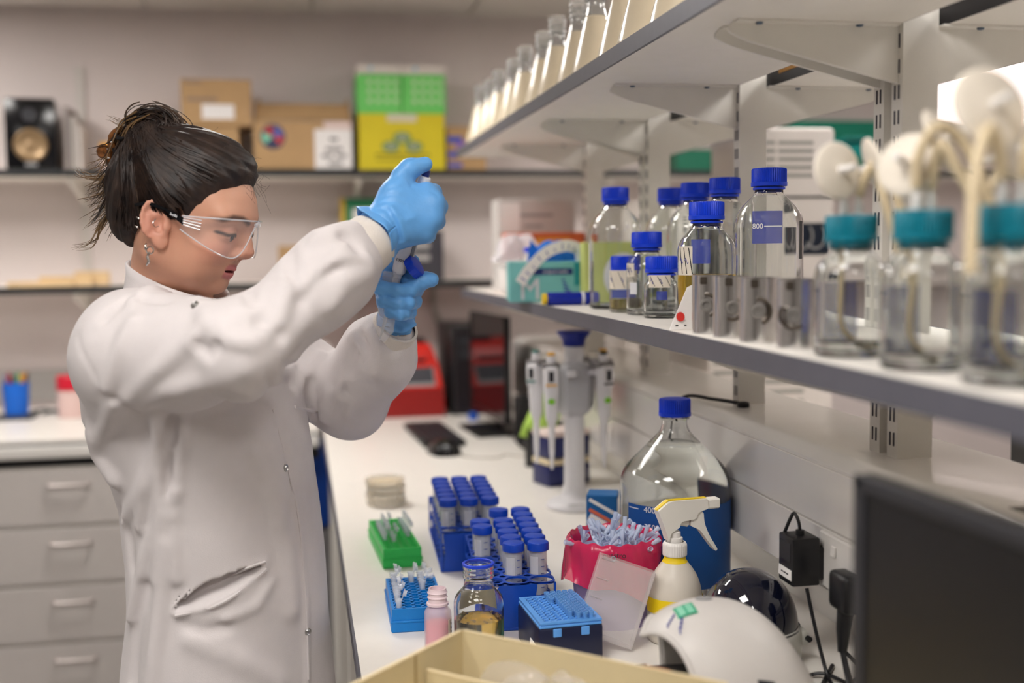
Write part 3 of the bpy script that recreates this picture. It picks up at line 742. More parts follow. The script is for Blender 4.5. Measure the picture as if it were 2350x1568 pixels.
M_hdpe = mat('natural_hdpe', (246, 226, 232), .3, alpha=.3)
MB().lathe(bp + [(.0115, .064), (.012, .062), (.018, .053), (.018, .003), (0, .003)], 40).build('body', M_hdpe, t)
MB().lathe([(0, .0031), (.0178, .0031), (.0178, .038), (0, .038)], 40).build('liquid', mat('pink_liquid', (228, 24, 100), .3), t)
MB().lathe([(.0125, .0635), (.016, .064), (.016, .067), (.0132, .068), (.0132, .074), (.0148, .075), (.0132, .077), (.0132, .081), (.0148, .082), (.0132, .084), (.0128, .088), (.0108, .088), (.0108, .0635)], 40).build('neck', mat('neck_pink_white', (244, 222, 228), .35, alpha=.9), t)
MB().lathe([(.0198, .012), (.0198, .045)], 8, arc=(-.85, .15)).build('paper_label', M_label, t)
for k in range(4): MB().box((.0195 * math.cos(-.5) + .0006, .0195 * math.sin(-.5) - .0006, .02 + k * .006), (.0012, .0012, .003)).build('print_mark', M_ink, t, smooth=False)

# ------------------------------------------------------------------ tip box with blue deck
M_navybox = mat('navy_box', (22, 28, 58), .35, var=.06, vscale=60)
M_deck = mat('tip_deck_blue', (92, 158, 232), .4, var=.03, vscale=60)
M_tip = mat('tip_blue', (110, 168, 230), .3, alpha=.85)
t = thing('tip_box', 'navy pipette tip box with pale blue tip deck in front of the purple bin', 'tip box', (.354, 1.548, ZB), .05)
MB().rbox((0, 0, .0275), (.092, .124, .055), .004, 2).build('box', M_navybox, t)
MB().rbox((0, 0, .0565), (.090, .122, .006), .002, 1).build('deck_skirt', M_deck, t)
b = MB(); hole_plate(b, 8, 12, .0092, .0032, .059, .063); b.build('deck', M_deck, t, smooth=False)
b = MB()
for s_ in (-1, 1): b.box((s_ * .0405, 0, .0615), (.0075, .122, .003)); b.box((0, s_ * .0582, .0615), (.0735, .0055, .003))
b.build('deck_rim', M_deck, t, smooth=False)
for s_ in (-.02, .02): MB().rbox((s_, -.0622, .048), (.012, .002, .012), .001, 1).build('clip', M_deck, t)
tip_top = MB().lathe([(.0033, 0), (.0036, .006), (.0042, .0065), (.0042, .009), (.003, .009), (.0028, 0)], 10).mesh('tip')
for i in range(3, 8):
    for j in range(12):
        if (i == 3 and j < 8) or (i == 4 and j < 1): continue
        link('tip', tip_top, M_tip, t, ((i - 3.5) * .0092, (j - 5.5) * .0092, .062))
for k, (a, w) in enumerate(((.0, .02), (.008, .026))): MB().rbox((.047, -.04 + a, .02 + k * .008), (.001, w, .003), .0004, 1).build('side_mark', M_grey, t)
MB().box((-.0465, -.03, .018), (.001, .03, .02)).build('side_label', M_paper, t, smooth=False)

# ------------------------------------------------------------------ biohazard bin with used tips
BX, BY = .468, 1.668
M_lilac = mat('lilac_tub', (178, 160, 208), .45, var=.03, vscale=30)
M_bag = mat('magenta_bag', (214, 30, 84), .2, alpha=.8, var=.06, vscale=30)
t = thing('waste_tub', 'lilac plastic tub lined with a magenta bag full of used tips', 'bin', (BX, BY, ZB))
MB().lathe([(0, 0), (.058, 0), (.0675, .126), (.0655, .126), (.056, .002), (0, .002)], 48).build('tub', M_lilac, t)
rb = random.Random(4); ph = [rb.uniform(0, 6.28) for _ in range(6)]
P = []
N = 120
prof = [(.060, .10, 0), (.062, .118, .1), (.0645, .128, .3), (.069, .1335, .5), (.0735, .128, .6), (.0748, .115, .8), (.0742, .104, 1.), (.0746, .095, 1.15), (.0752, .086, 1.3), (.0762, .078, 1.5)]
for (r, z, k) in prof:
    row = []
    for j in range(N + 1):
        a = 2 * PI * j / N
        wv = .0009 * math.sin(3 * a + ph[0] + z * 50) + .0008 * math.sin(5 * a + ph[1] - z * 70) + .0005 * math.sin(11 * a + ph[2] + z * 60) + .0003 * math.sin(29 * a + ph[3] + z * 90)
        low = k * (.5 + .5 * math.sin(a * 2 + 2.6)) * .010 + k * .004 * math.sin(a * 5 + ph[4])
        fl = .0045 * k * k * max(0, math.cos(a - (-2.75))) ** 8
        rr = r + wv * (1 + k * 1.2) + fl
        zz = z - (low if k > .7 else 0) + (.0016 * math.sin(17 * a + ph[5]) if .2 < k < .7 else 0) - (.03 * max(0, math.cos(a + 1.2)) ** 2 * (k - .8) if k > .8 else 0)
        row.append((rr * math.cos(a), rr * math.sin(a), zz))
    P.append(row)
MB().grid(P).build('bag', M_bag, t, sharp=80)
text('nuestro', .011, M_ink, t, (-.02, -.0775, .121), (PI / 2 - .1, 0, -.25), name='handwriting')
MB().lathe([(0, .085), (.055, .085), (.0605, .11), (0, .11)], 32).build('tip_bed', mat('tip_bed', (176, 196, 232), .5, var=.1, vscale=150), t)
wtip = MB(); wtip.lathe([(.0010, 0), (.0028, .024), (.0034, .0255), (.0037, .036), (.0030, .036), (.0025, .025), (.0007, 0)], 12)
wtip_me = wtip.mesh('used_tip', 50)
M_tipc = mat('used_tip_blue', (218, 230, 252), .25, alpha=.5)
for k in range(64):
    a = random.uniform(0, 6.28); r = .05 * math.sqrt(random.random()); z = .119 + .012 * random.random() + .016 * (1 - r / .05)
    q = link('used_tip', wtip_me, M_tipc, None, (BX + r * math.cos(a), BY + r * math.sin(a), ZB + z - .012), (random.uniform(-1.3, 1.3), random.uniform(-1.3, 1.3), random.uniform(0, 6)))
    tag(q, 'used pale blue pipette tip lying in the magenta bag', 'pipette tip', 'used pipette tips in the magenta bag')
for (dx, dy, z, rx, ry) in ((-.022, -.01, .122, -.1, -.12), (.0, .012, .13, .1, .2), (.036, -.03, .118, .15, .25), (.03, -.045, .116, .4, .9), (.012, -.02, .128, -.2, .1), (-.05, -.02, .12, .2, -1.2)):
    tag(link('used_tip', wtip_me, M_tipc, None, (BX + dx, BY + dy, ZB + z), (rx, ry, 0)), 'used pale blue pipette tip lying in the magenta bag', 'pipette tip', 'used pipette tips in the magenta bag')

# ------------------------------------------------------------------ clear box lid leaning against the bin
M_lid = mat('hazy_clear_lid', (236, 230, 228), .25, alpha=.3)
t = thing('clear_lid', 'hazy clear plastic box lid leaning against the lilac tub', 'lid', (.420, 1.552, ZB + .0125), rot=(-.20, .32, -.30))
w, d, h, th = .082, .05, .112, .0016
for nm, c, s_ in (('wall_panel', (0, -d / 2, h / 2), (w, th, h)), ('wall_panel', (-w / 2, 0, h / 2), (th, d, h)), ('wall_panel', (w / 2, 0, h / 2), (th, d, h)), ('wall_panel', (0, 0, h), (w + th, d + th, th)), ('wall_panel', (0, 0, 0), (w + th, d + th, th))):
    MB().rbox(c, s_, .0006, 1).build(nm, M_lid, t)
for k in range(4):
    MB().box((-w / 2 + .012, -d / 2 - .001, .025 + k * .028), (.018, .0008, .0012)).build('moulded_rib', M_frost, t, smooth=False)
    MB().box((w / 2 + .001, -d / 2 + .018, .018 + k * .028), (.0008, .02, .0012)).build('moulded_rib', M_frost, t, smooth=False)

# ------------------------------------------------------------------ trigger spray bottle
M_spray = mat('spray_hdpe', (236, 228, 216), .35, alpha=.75)
M_yellow = mat('yellow_band', (238, 206, 20), .45, var=.02, vscale=30)
t = thing('spray_bottle', 'white trigger spray bottle with yellow bands in front of the big glass jug', 'spray bottle', (.530, 1.558, ZB), .12)
sp_o = fillet([(0, 0), (.037, 0), (.0405, .004), (.0405, .066), (.034, .096), (.0155, .120), (.0145, .123), (.0145, .130)], [0, .003, .006, .02, .03, .01, .003, 0], 5)
MB().lathe(sp_o + [(.013, .130), (.013, .12), (.032, .096), (.0385, .064), (.0385, .004), (0, .004)], 48).build('body', M_spray, t, sharp=50)
MB().lathe([(0, .0042), (.0378, .0042), (.0378, .070), (.0360, .078), (0, .078)], 40).build('liquid', mat('pale_disinfectant', (232, 220, 200), .3), t)
MB().lathe([(.0409, .046), (.0409, .066), (.0406, .068)], 48).build('yellow_band', M_yellow, t)
MB().lathe([(.0408, .016), (.0408, .0455)], 48).build('grey_label', mat('grey_label', (176, 172, 168), .5), t)
MB().lathe([(.0185, .1165), (.0160, .1205), (.0150, .1265)], 48).build('yellow_collar', M_yellow, t)
MB().lathe(fillet([(.0155, .125), (.0172, .126), (.0172, .142), (.015, .146), (.013, .146)], .001, 2), 64, rib=.0006).build('collar', M_white, t)
MB().lathe([(0, .145), (.0115, .145), (.0115, .152), (.0085, .1525), (.0085, .16), (.006, .162), (0, .162)], 32).build('stem', M_white, t)
M_trig = mat('trigger_white', (240, 236, 228), .35)
head = fillet([(-.030, .194), (-.012, .207), (.049, .2065), (.050, .192), (.034, .188), (.030, .178), (.006, .176), (.004, .168), (-.010, .160), (-.013, .148), (-.016, .158), (-.021, .172), (-.030, .194)], [0, .006, .002, .002, .004, .004, .004, .002, .003, .002, .01, .006, 0], 3)[:-1]
XZ = Matrix(((1, 0, 0), (0, 0, -1), (0, 1, 0)))
MB().prism(head, .018, XZ, (0, .009, 0)).build('spray_head', M_trig, t, sharp=30)
MB().prism([(-.030, .1945), (-.012, .2072), (.049, .2068), (.049, .2078), (-.0125, .2082), (-.0312, .1952)], .008, XZ, (0, .004, 0)).build('yellow_trim', M_yellow, t, smooth=False)
trig = fillet([(.026, .19), (.043, .188), (.044, .172), (.051, .154), (.066, .130), (.063, .127), (.0495, .144), (.037, .162), (.022, .168), (.026, .19)], [0, .004, .006, .01, .002, .002, .01, .01, .003, 0], 3)[:-1]
MB().prism(trig, .014, XZ, (0, .007, 0)).build('trigger', M_trig, t, sharp=30)
MB().tube([(.001, 0, .176), (.02, 0, .171)], .0055, 14).build('piston', M_trig, t)
MB().rbox((.060, 0, .1985), (.020, .017, .015), .002, 1).build('nozzle', M_trig, t)

# ------------------------------------------------------------------ big glass jug
t = thing('glass_jug', 'big glass jug of clear liquid with blue cap and blue volume scale', 'bottle', (.604, 1.775, ZB))
R = .0905
jo = fillet([(0, .004), (.07, 0), (R, .001), (R, .205), (.024, .272), (.0205, .285), (.0205, .318)], [0, .004, .01, .022, .016, .006, 0], 6)
ji = fillet([(.018, .318), (.018, .284), (.0215, .270), (R - .003, .2035), (R - .003, .008), (0, .009)], [0, .006, .016, .02, .01, 0], 6)
MB().lathe(jo + ji, 96).build('glass', M_glass, t, sharp=50)
lq = fillet([(0, .0087), (R - .0027, .0077), (R - .0027, .2037), (.046, .2500), (.044, .2515), (0, .2515)], [0, .01, .02, .001, 0, 0], 6)
MB().lathe(lq, 96).build('liquid', M_water, t, sharp=50)
MB().lathe([(.0217, .291), (.0237, .2915), (.0237, .295), (.0217, .2955)], 48).build('pouring_ring', M_glass, t)
link('cap', cap_mesh(.0265, .029), M_cap, t, (0, 0, .297))
M_scale = mat('scale_blue', (16, 78, 150), .5)
FJ = math.atan2(-1.0, -.32)
MB().lathe([(R + .0004, .03), (R + .0004, .163)], 40, arc=(FJ - .98, FJ + 2.9)).build('volume_scale', M_scale, t)
for k, s_ in enumerate(('4000', '3500', '3000')):
    z = .156 - k * .028; a = FJ - .43
    MB().lathe([(R + .0008, z), (R + .0008, z + .0012)], 12, arc=(FJ - .94, FJ - .70)).build('scale_line', M_printw, t)
    q = text(s_, .0135, M_printw, t, name='volume_mark'); q.location = ((R + .0012) * math.cos(a), (R + .0012) * math.sin(a), z + .001); q.rotation_euler = (PI / 2, 0, a + PI / 2)

# blue and white carton behind the bin
t = carton('reagent_carton', 'small blue carton with white and orange stripes leaning behind the magenta bag', 'box', .527, 1.945, ZB, .055, .05, .138, -.35, mat('carton_blue', (24, 98, 160), .5))
for k, (z, m_, hh) in enumerate(((.118, M_paper, .006), (.10, mat('orange_stripe', (222, 110, 80), .6), .006), (.088, M_paper, .012))):
    MB().box((0, -.0256, z), (.05, .0008, hh), RY(.5)).build('stripe', m_, t, smooth=False)
MB().box((.0278, 0, .08), (.0008, .045, .1)).build('white_side', M_paper, t, smooth=False)

# ------------------------------------------------------------------ mini centrifuge with navy dome
t = thing('mini_centrifuge', 'small centrifuge with glossy navy dome lid and grey base', 'centrifuge', (.606, 1.462, ZB), 0)
MB().lathe(fillet([(0, 0), (.066, 0), (.071, .006), (.071, .044), (.066, .052), (0, .052)], [0, .004, .008, .01, .004, 0], 4), 56).build('base', mat('device_grey_white', (206, 204, 196), .4), t)
dome = []
for i in range(15):
    a = PI / 2 * i / 14; dome.append((.0665 * math.cos(a) ** .9 if i < 14 else 0, .048 + .078 * math.sin(a)))
MB().lathe([(.069, .044), (.069, .05)] + dome, 56).build('dome', mat('navy_dome', (10, 14, 34), .06, coat=1.), t, sharp=60)
MB().rbox((.066, -.022, .034), (.014, .024, .022), .004, 2).build('hinge', mat('device_grey_white'), t)
MB().cyl((.071, -.034, .034), .004, .006, 12, M=RX(PI / 2)).build('hinge_pin', M_black, t)

# ------------------------------------------------------------------ white domed device in front
M_shell = mat('white_shell', (208, 203, 199), .42, coat=.0, var=.01, vscale=30)
t = thing('domed_device', 'white benchtop device with a big domed lid and green sticker', 'device', (.507, 1.268, ZB), -.06)
def dome_pt(u, v):
    # u: 0 at left rim .. 1 right; v: -1 near .. 1 far   (rounded lid, long axis X)
    x = -.118 + .208 * u
    env = max(0.0, 1 - abs((u - .52) / .52) ** 2.6) ** .5
    y = .098 * v * (.62 + .38 * env)
    z = .145 * (max(0.0, 1 - abs((u - .42) / .62) ** 2.2)) ** .62 * (max(0.0, 1 - abs(v) ** 2.4)) ** .5
    return Vector((x, y, z))
NU, NV = 40, 32
def u_rim(v): return .02 + .24 * abs(v) ** 1.1
P = [[dome_pt(u_rim(-1 + 2 * j / NV) + (1 - u_rim(-1 + 2 * j / NV)) * i / NU, -1 + 2 * j / NV) + Vector((0, 0, .004)) for j in range(NV + 1)] for i in range(NU + 1)]
lidm = MB().grid(P).build('lid', M_shell, t, sharp=70)
sm = lidm.modifiers.new('thickness', 'SOLIDIFY'); sm.thickness = .004; sm.offset = -1
rim = [P[0][j] for j in range(NV + 1)]
MB().tube(rim, .0035, 8).build('lid_rim', M_shell, t)
MB().rbox((-.102, -.03, .022), (.075, .09, .042), .008, 3).build('base', mat('device_grey_white'), t)
MB().rbox((-.06, -.01, .03), (.1, .13, .05), .006, 2).build('inner_well', M_black, t)
MB().rbox((-.108, .026, .048), (.018, .02, .032), .003, 1).build('latch', M_dark, t)
MB().rbox((-.1175, .026, .05), (.002, .012, .018), .0006, 1).build('latch_window', M_paper, t)
def on_dome(u, v, off=.0012):
    p = dome_pt(u, v); du = dome_pt(u + .01, v) - p; dv = dome_pt(u, v + .01) - p; n = du.cross(dv).normalized()
    if n.z < 0: n = -n
    return p + Vector((0, 0, .004)) + n * off, n
def dome_patch(u0, u1, v0, v1, m_, nm, off=.001, k=6):
    return MB().grid([[on_dome(u0 + (u1 - u0) * i / k, v0 + (v1 - v0) * j / k, off)[0] for j in range(k + 1)] for i in range(k + 1)]).build(nm, m_, t)
st = dome_patch(.20, .31, -.28, .02, mat('sticker_green', (40, 160, 118), .5), 'green_sticker')
for a0, a1 in ((.215, .25), (.262, .297)):
    q = MB().grid([[on_dome(a0 + (a1 - a0) * i / 4, -.25 + .24 * j / 4, .0016)[0] for j in range(5)] for i in range(5)]).build('pale_lettering', mat('sticker_pale', (128, 200, 170), .5), t)
wr_ = [on_dome(.135 + .008 * k, -.30 + .02 * k + (.035 if k % 2 else -.02), .0012)[0] for k in range(8)]
MB().tube(wr_, .0008, 5).build('handwriting', M_inkblue, t)
wr_ = [on_dome(.185 + .006 * k, -.46 + .03 * k + (.03 if k % 2 else -.03), .0012)[0] for k in range(7)]
MB().tube(wr_, .0009, 5).build('handwriting', M_inkblue, t)
p, n = on_dome(.40, .12, .0006)
MB().lathe([(0, .0006), (.009, .0006), (.011, -.001), (0, -.001)], 24, p, n.to_track_quat('Z', 'Y').to_matrix()).build('oval_lens', M_grey, t)
dome_patch(.56, .66, -.92, -.86, M_dark, 'dark_mark')

# ------------------------------------------------------------------ foreground monitor
def monitor(label, x, y, z, w, h, rz, stand_h, scr, foot=(.22, .16), glossy=True):
    """flat monitor; local -Y is the screen side, base on the bench at (x, y, ZB)"""
    t = thing('monitor', label, 'monitor', (x, y, ZB), rz)
    MB().rbox((0, 0, z - ZB + h / 2), (w, .018, h), .004, 2).build('housing', M_black, t)
    MB().rbox((0, .016, z - ZB + h / 2), (w * .6, .022, h * .6), .008, 2).build('back_bulge', M_black, t)
    MB().box((0, -.0096, z - ZB + h / 2 + .004), (w - .03, .001, h - .038)).build('screen', scr, t, smooth=False)
    bz = MB()
    for sx, sz, dx, dz in ((0, h / 2 - .007, w, .014), (0, -h / 2 + .010, w, .020), (w / 2 - .0075, 0, .015, h), (-w / 2 + .0075, 0, .015, h)): bz.rbox((sx, -.0105, z - ZB + h / 2 + sz), (dx, .005, dz), .0015, 1)
    bz.build('bezel', M_dark if not glossy else M_blackgloss, t)
    MB().rbox((0, .03, (z - ZB) / 2 + .05), (.05, .014, z - ZB + .1), .004, 2).build('neck', M_black, t)
    MB().rbox((0, .02, .006), (foot[0], foot[1], .012), .005, 2).build('foot', M_black, t)
    return t
M_scr = mat('screen_matt_black', (20, 20, 23), .38)
# screen looks at the aisle (-X): local -Y -> world -X  => rz = -90 deg
monitor('black foreground monitor facing the aisle at the right edge', .499, .628, ZB + .062, .53, .315, -PI / 2 + .09, .1, M_scr, glossy=False)

# ------------------------------------------------------------------ power adapter, plug, socket, cables
sk = thing('socket_plate', 'white twin wall socket plate on the trunking behind the black plug', 'socket', (.6955, 1.345, 1.05))
MB().rbox((-.003, 0, 0), (.008, .15, .075), .002, 1).build('plate', M_white, sk)
for k in (-.03, .03): MB().rbox((-.008, k, .018), (.004, .012, .014), .001, 1, RY(.15)).build('rocker_switch', M_white, sk)
t = thing('power_adapter', 'black box power adapter with white label plugged into the trunking', 'power adapter', (.662, 1.425, 1.048))
MB().rbox((0, 0, 0), (.040, .046, .066), .003, 2).build('body', M_black, t)
MB().rbox((.023, 0, -.004), (.012, .04, .046), .003, 1).build('plug_back', M_black, t)
MB().box((-.0204, 0, -.018), (.0008, .04, .014)).build('white_label', M_paper, t, smooth=False)
for k in range(3): MB().box((-.021, -.008 + k * .008, -.018), (.0006, .006, .0016)).build('print_mark', M_ink, t, smooth=False)
MB().box((-.0204, 0, .012), (.0006, .034, .026)).build('rating_plate', mat('rating_grey', (40, 40, 44), .6), t, smooth=False)
MB().cyl((0, -.002, .032), .006, .008, 14).build('strain_relief', M_black, t)
MB().tube(smooth_path([(0, -.002, .038), (-.003, -.004, .052), (-.006, .004, .062), (-.009, .012, .05), (-.012, .022, .03)], 6), .0024, 8).build('cord_loop', M_black, t)
t = thing('mains_plug', 'black mains plug with thick cable below the socket plate', 'plug', (.680, 1.325, 1.03))
MB().rbox((0, 0, 0), (.028, .05, .05), .008, 3).build('plug_body', M_black, t)
MB().tube([(0, 0, -.02), (-.003, 0, -.05), (-.005, -.002, -.078)], [.011, .009, .006], 12).build('sleeve', M_black, t)
def cable(label, pts, r, n=7):
    tag(MB().tube(smooth_path(pts, n), r, 8).build('cable', M_black), label, 'cable')
cable('thin black cable looping from the adapter across the bench', [(.664, 1.405, 1.012), (.668, 1.385, .96), (.672, 1.36, .91), (.665, 1.33, .9035), (.645, 1.335, .9035), (.638, 1.352, .9035), (.65, 1.372, .9035), (.672, 1.365, .9075), (.69, 1.335, .9035), (.70, 1.30, .9035)], .0026)
cable('thin black cable leaving the small centrifuge towards the trunking', [(.725, 1.423, .918), (.735, 1.40, .9032), (.725, 1.36, .9032), (.69, 1.325, .909), (.68, 1.27, .9032), (.70, 1.22, .9032)], .0026)
cable('doubled black cable running behind the white domed device', [(.700, 1.40, .9034), (.650, 1.33, .9034), (.618, 1.27, .9094), (.640, 1.23, .9034), (.705, 1.20, .9034)], .0032)
cable('thick black cable coiled beside the foreground monitor', [(.69, 1.30, .9045), (.655, 1.24, .909), (.612, 1.17, .905), (.600, 1.10, .905), (.625, 1.06, .907), (.665, 1.09, .911), (.655, 1.15, .918), (.622, 1.13, .921), (.612, 1.07, .918), (.65, 1.01, .905), (.70, .95, .905)], .0042)
cable('thick black mains cable dropping from the plug onto the bench', [(.675, 1.323, .955), (.672, 1.30, .925), (.66, 1.26, .9125), (.655, 1.20, .9135), (.67, 1.15, .926), (.70, 1.12, .914), (.72, 1.05, .9045)], .004)
cable('black cable lying on top of the trunking behind the jug', [(.688, 2.02, 1.02), (.684, 2.05, 1.08), (.684, 2.04, 1.15), (.70, 2.0, 1.197), (.735, 1.95, 1.198), (.765, 1.90, 1.196)], .0035)
tag(MB().lathe(fillet([(0, 0), (.011, 0), (.011, .008), (.006, .01), (0, .01)], .002, 2), 20, (.768, 1.885, ZT + .0005)).build('cable_grommet', M_black), 'round black cable grommet on top of the trunking by the post', 'grommet')

# ------------------------------------------------------------------ cardboard box in the foreground
M_tan = mat('tan_board', (216, 200, 160), .8, var=.04, vscale=20, bump=.05, bscale=200)
M_tan2 = mat('tan_board_edge', (230, 212, 172), .8)
t = thing('open_box', 'open tan cardboard box holding a clear plastic bag in the foreground', 'box', (.178, 1.292, ZB + .0005), math.atan2(-.68, .73))
# local +X runs along the right wall, local -Y along the left wall
LW, LD, HH, th = .33, .225, .128, .0035
def wall_(nm, c, s_, m_=M_tan, M=None): return MB().box(c, s_, M).build(nm, m_, t, smooth=False)
wall_('bottom', (LW / 2, -LD / 2, .002), (LW, LD, .004))
wall_('side_panel', (LW / 2, -th / 2, HH / 2), (LW, th, HH)); wall_('side_panel', (th / 2, -LD / 2, HH / 2), (th, LD - 2 * th, HH))
wall_('side_panel', (LW / 2, -LD + th / 2, HH / 2), (LW, th, HH)); wall_('side_panel', (LW - th / 2, -LD / 2, HH / 2), (th, LD - 2 * th, HH))
for nm, c, s_ in (('board_edge', (LW / 2, -th / 2, HH + .0006), (LW, th + .001, .0012)), ('board_edge', (th / 2, -LD / 2, HH + .0006), (th + .001, LD, .0012))): wall_(nm, c, s_, M_tan2)
wall_('divider', (LW * .5, -LD * .36, HH * .42), (LW * .94, .003, HH * .84)); wall_('board_edge', (LW * .5, -LD * .36, HH * .845), (LW * .94, .0045, .0015), M_tan2)
wall_('seam', (th + .0006, -LD * .42, HH / 2), (.0008, .002, HH), mat('seam_dark', (150, 124, 76), .8))
for k, (x, w, m_) in enumerate(((.175, .04, mat('print_dark_purple', (60, 44, 62), .7)), (.215, .04, M_paper), (.25, .034, mat('print_orange', (226, 120, 50), .7)), (.272, .012, mat('print_dark_purple')))):
    wall_('printed_edge', (x, .0006, HH - .004), (w, .0012, .0105), m_)
wall_('printed_edge', (-.0006, -.17, HH - .003), (.0012, .1, .006), mat('print_brown', (170, 130, 110), .7))
fm = Matrix.Rotation(-.55, 3, 'Y')
wall_('flap', (LW + .04, -LD / 2, HH - .022), (.095, LD - .01, .0035), M_tan2, Matrix.Rotation(.5, 3, 'Y'))
bg = crumple('plastic_bag', mat('bag_film_clear', (236, 228, 218), .15, alpha=.3), None, (0, 0, 0), (.118, .034, .106), 21, n=18, spikes=.5)
bg.location = (.178 + .145 * .73 - .042 * .68, 1.292 - .145 * .68 - .042 * .73, ZB + .0055); bg.rotation_euler = (0, 0, math.atan2(-.68, .73))
tag(bg, 'crumpled clear plastic bag inside the open tan cardboard box', 'plastic bag')
# ------------------------------------------------------------------ pipette stand
SX, SY = .594, 2.43
st_ = thing('pipette_stand', 'white carousel pipette stand with blue flared top', 'pipette stand', (SX, SY, ZB))
M_stand = mat('stand_white', (226, 224, 226), .35, var=.01, vscale=30)
MB().lathe(fillet([(0, 0), (.064, 0), (.066, .006), (.06, .016), (.03, .026), (.024, .05), (.0215, .2), (.021, .36), (0, .36)], [0, .004, .006, .01, .012, .02, .02, 0, 0], 4), 48).build('column', M_stand, st_, sharp=50)
MB().box((-.01, -.054, .0175), (.035, .006, .001)).build('base_mark', M_grey, st_, smooth=False)
MB().lathe(fillet([(.0215, .36), (.024, .362), (.0255, .374), (.037, .39), (.0375, .394), (.02, .395), (0, .392)], [0, .002, .01, .004, .001, 0, 0], 4), 48).build('top_flare', mat('stand_blue', (10, 34, 140), .4), st_)
# faceted hub
MB().lathe(fillet([(.022, .205), (.034, .212), (.046, .225), (.050, .30), (.044, .318), (.022, .325)], [0, .004, .008, .01, .004, 0], 3), 6).build('hub', mat('stand_clear_grey', (196, 196, 200), .3, alpha=.85), st_, sharp=25)
for k in range(6):
    a = 2 * PI * k / 6 + .2
    MB().rbox((.055 * math.cos(a), .055 * math.sin(a), .305), (.03, .022, .012), .003, 1, RZ(a)).build('hook', M_stand, st_)
M_pip = mat('pipette_white', (232, 230, 232), .35); M_pipg = mat('pipette_grey', (126, 122, 122), .4)
def pipette_parts(t, body_m, col_m, band_m, green=None):
    """hanging pipette; local origin at the finger rest height, tip down (-Z), front = -Y"""
    MB().lathe(fillet([(0, .02), (.0115, .02), (.0125, .012), (.0125, -.03), (.0105, -.085), (.007, -.10), (.0055, -.105), (.0045, -.16), (.0022, -.20), (0, -.20)], .003, 2), 24).build('shaft', body_m, t)
    MB().rbox((0, -.004, .0), (.022, .026, .05), .005, 2).build('handle', body_m, t)
    MB().rbox((0, .006, .026), (.03, .034, .012), .004, 2).build('finger_rest', M_pipg, t)
    MB().cyl((0, 0, .03), .0075, .018, 16, .0062).build('plunger', M_pip, t)
    MB().cyl((0, 0, .048), .0065, .006, 16).build('button', col_m, t)
    MB().box((0, -.0174, .004), (.008, .0008, .022)).build('display', M_ink, t, smooth=False)
    MB().box((0, -.0174, -.014), (.018, .0009, .004)).build('band', band_m, t, smooth=False)
    if green: MB().cyl((0, -.0125, -.05), .006, .0012, 16, M=RX(PI / 2)).build('green_dot', green, t)
M_yb = mat('yellow_button', (236, 176, 30), .4); M_gd = mat('green_sticker_dot', (130, 206, 30), .5); M_tealb = mat('teal_button', (20, 120, 110), .4)
pip = [(-.052, -.045, 'with yellow button and green dot, front left on the stand', M_pip, M_yb, M_yb, M_gd, -.2), (.042, -.052, 'with black button and green dot, front right on the stand', M_pip, M_black, M_ink, M_gd, .25),
       (.056, .006, 'grey one with yellow button at the right of the stand', M_pipg, M_yb, M_ink, None, .5), (-.066, .02, 'with teal button, rear left on the stand', M_pip, M_tealb, M_tealb, None, -.7), (.028, .062, 'with black button, rear right on the stand', M_pip, M_black, M_ink, None, 2.4)]
for (dx, dy, lab, bm_, cm_, bd_, g, rz) in pip:
    t = thing('pipette', 'hanging pipette ' + lab, 'pipette', (SX + dx * 1.22, SY + dy * 1.22, ZB + .298), rz, 'pipettes hanging on the stand')
    pipette_parts(t, bm_, cm_, bd_, g); t.scale = (1.3, 1.3, 1.0)
# navy tip boxes with beige lids behind the stand
M_nb = mat('navy_tip_box', (26, 34, 88), .4, var=.05, vscale=40); M_bl = mat('beige_lid', (222, 206, 170), .5)
for k, w in enumerate(('lower', 'upper')):
    t = thing('tip_box', w + ' navy tip box with beige band stacked behind the pipette stand', 'tip box', (.626, 2.70, ZB + .0005 + k * .068), .32)
    MB().rbox((0, 0, .026), (.118, .08, .052), .004, 2).build('box', M_nb, t)
    MB().rbox((0, 0, .059), (.12, .082, .014), .003, 1).build('lid', M_bl if k == 0 else mat('pinkish_lid', (224, 206, 200), .5), t)
    MB().box((0, -.0405, .03), (.05, .0008, .03)).build('panel', mat('navy_panel', (44, 56, 110), .4), t, smooth=False)
t = thing('black_pot', 'black cylindrical pot with a lime green cloth hanging over it', 'pot', (.612, 2.93, ZB))
MB().lathe([(0, 0), (.03, 0), (.031, .1), (.029, .1), (.028, .003), (0, .003)], 28).build('pot', M_black, t)
M_limec = mat('lime_cloth', (176, 212, 96), .8, var=.04, vscale=60)
P = [[(-.05 + .02 * j + .014 * i, -.02 + .012 * math.sin(j * 1.7 + i), .085 + .028 * i - .01 * j * (1 - i / 4) + .004 * math.sin(j * 2)) for j in range(5)] for i in range(5)]
c_ = MB().grid(P).build('cloth', M_limec, t); c_.modifiers.new('thick', 'SOLIDIFY').thickness = .003

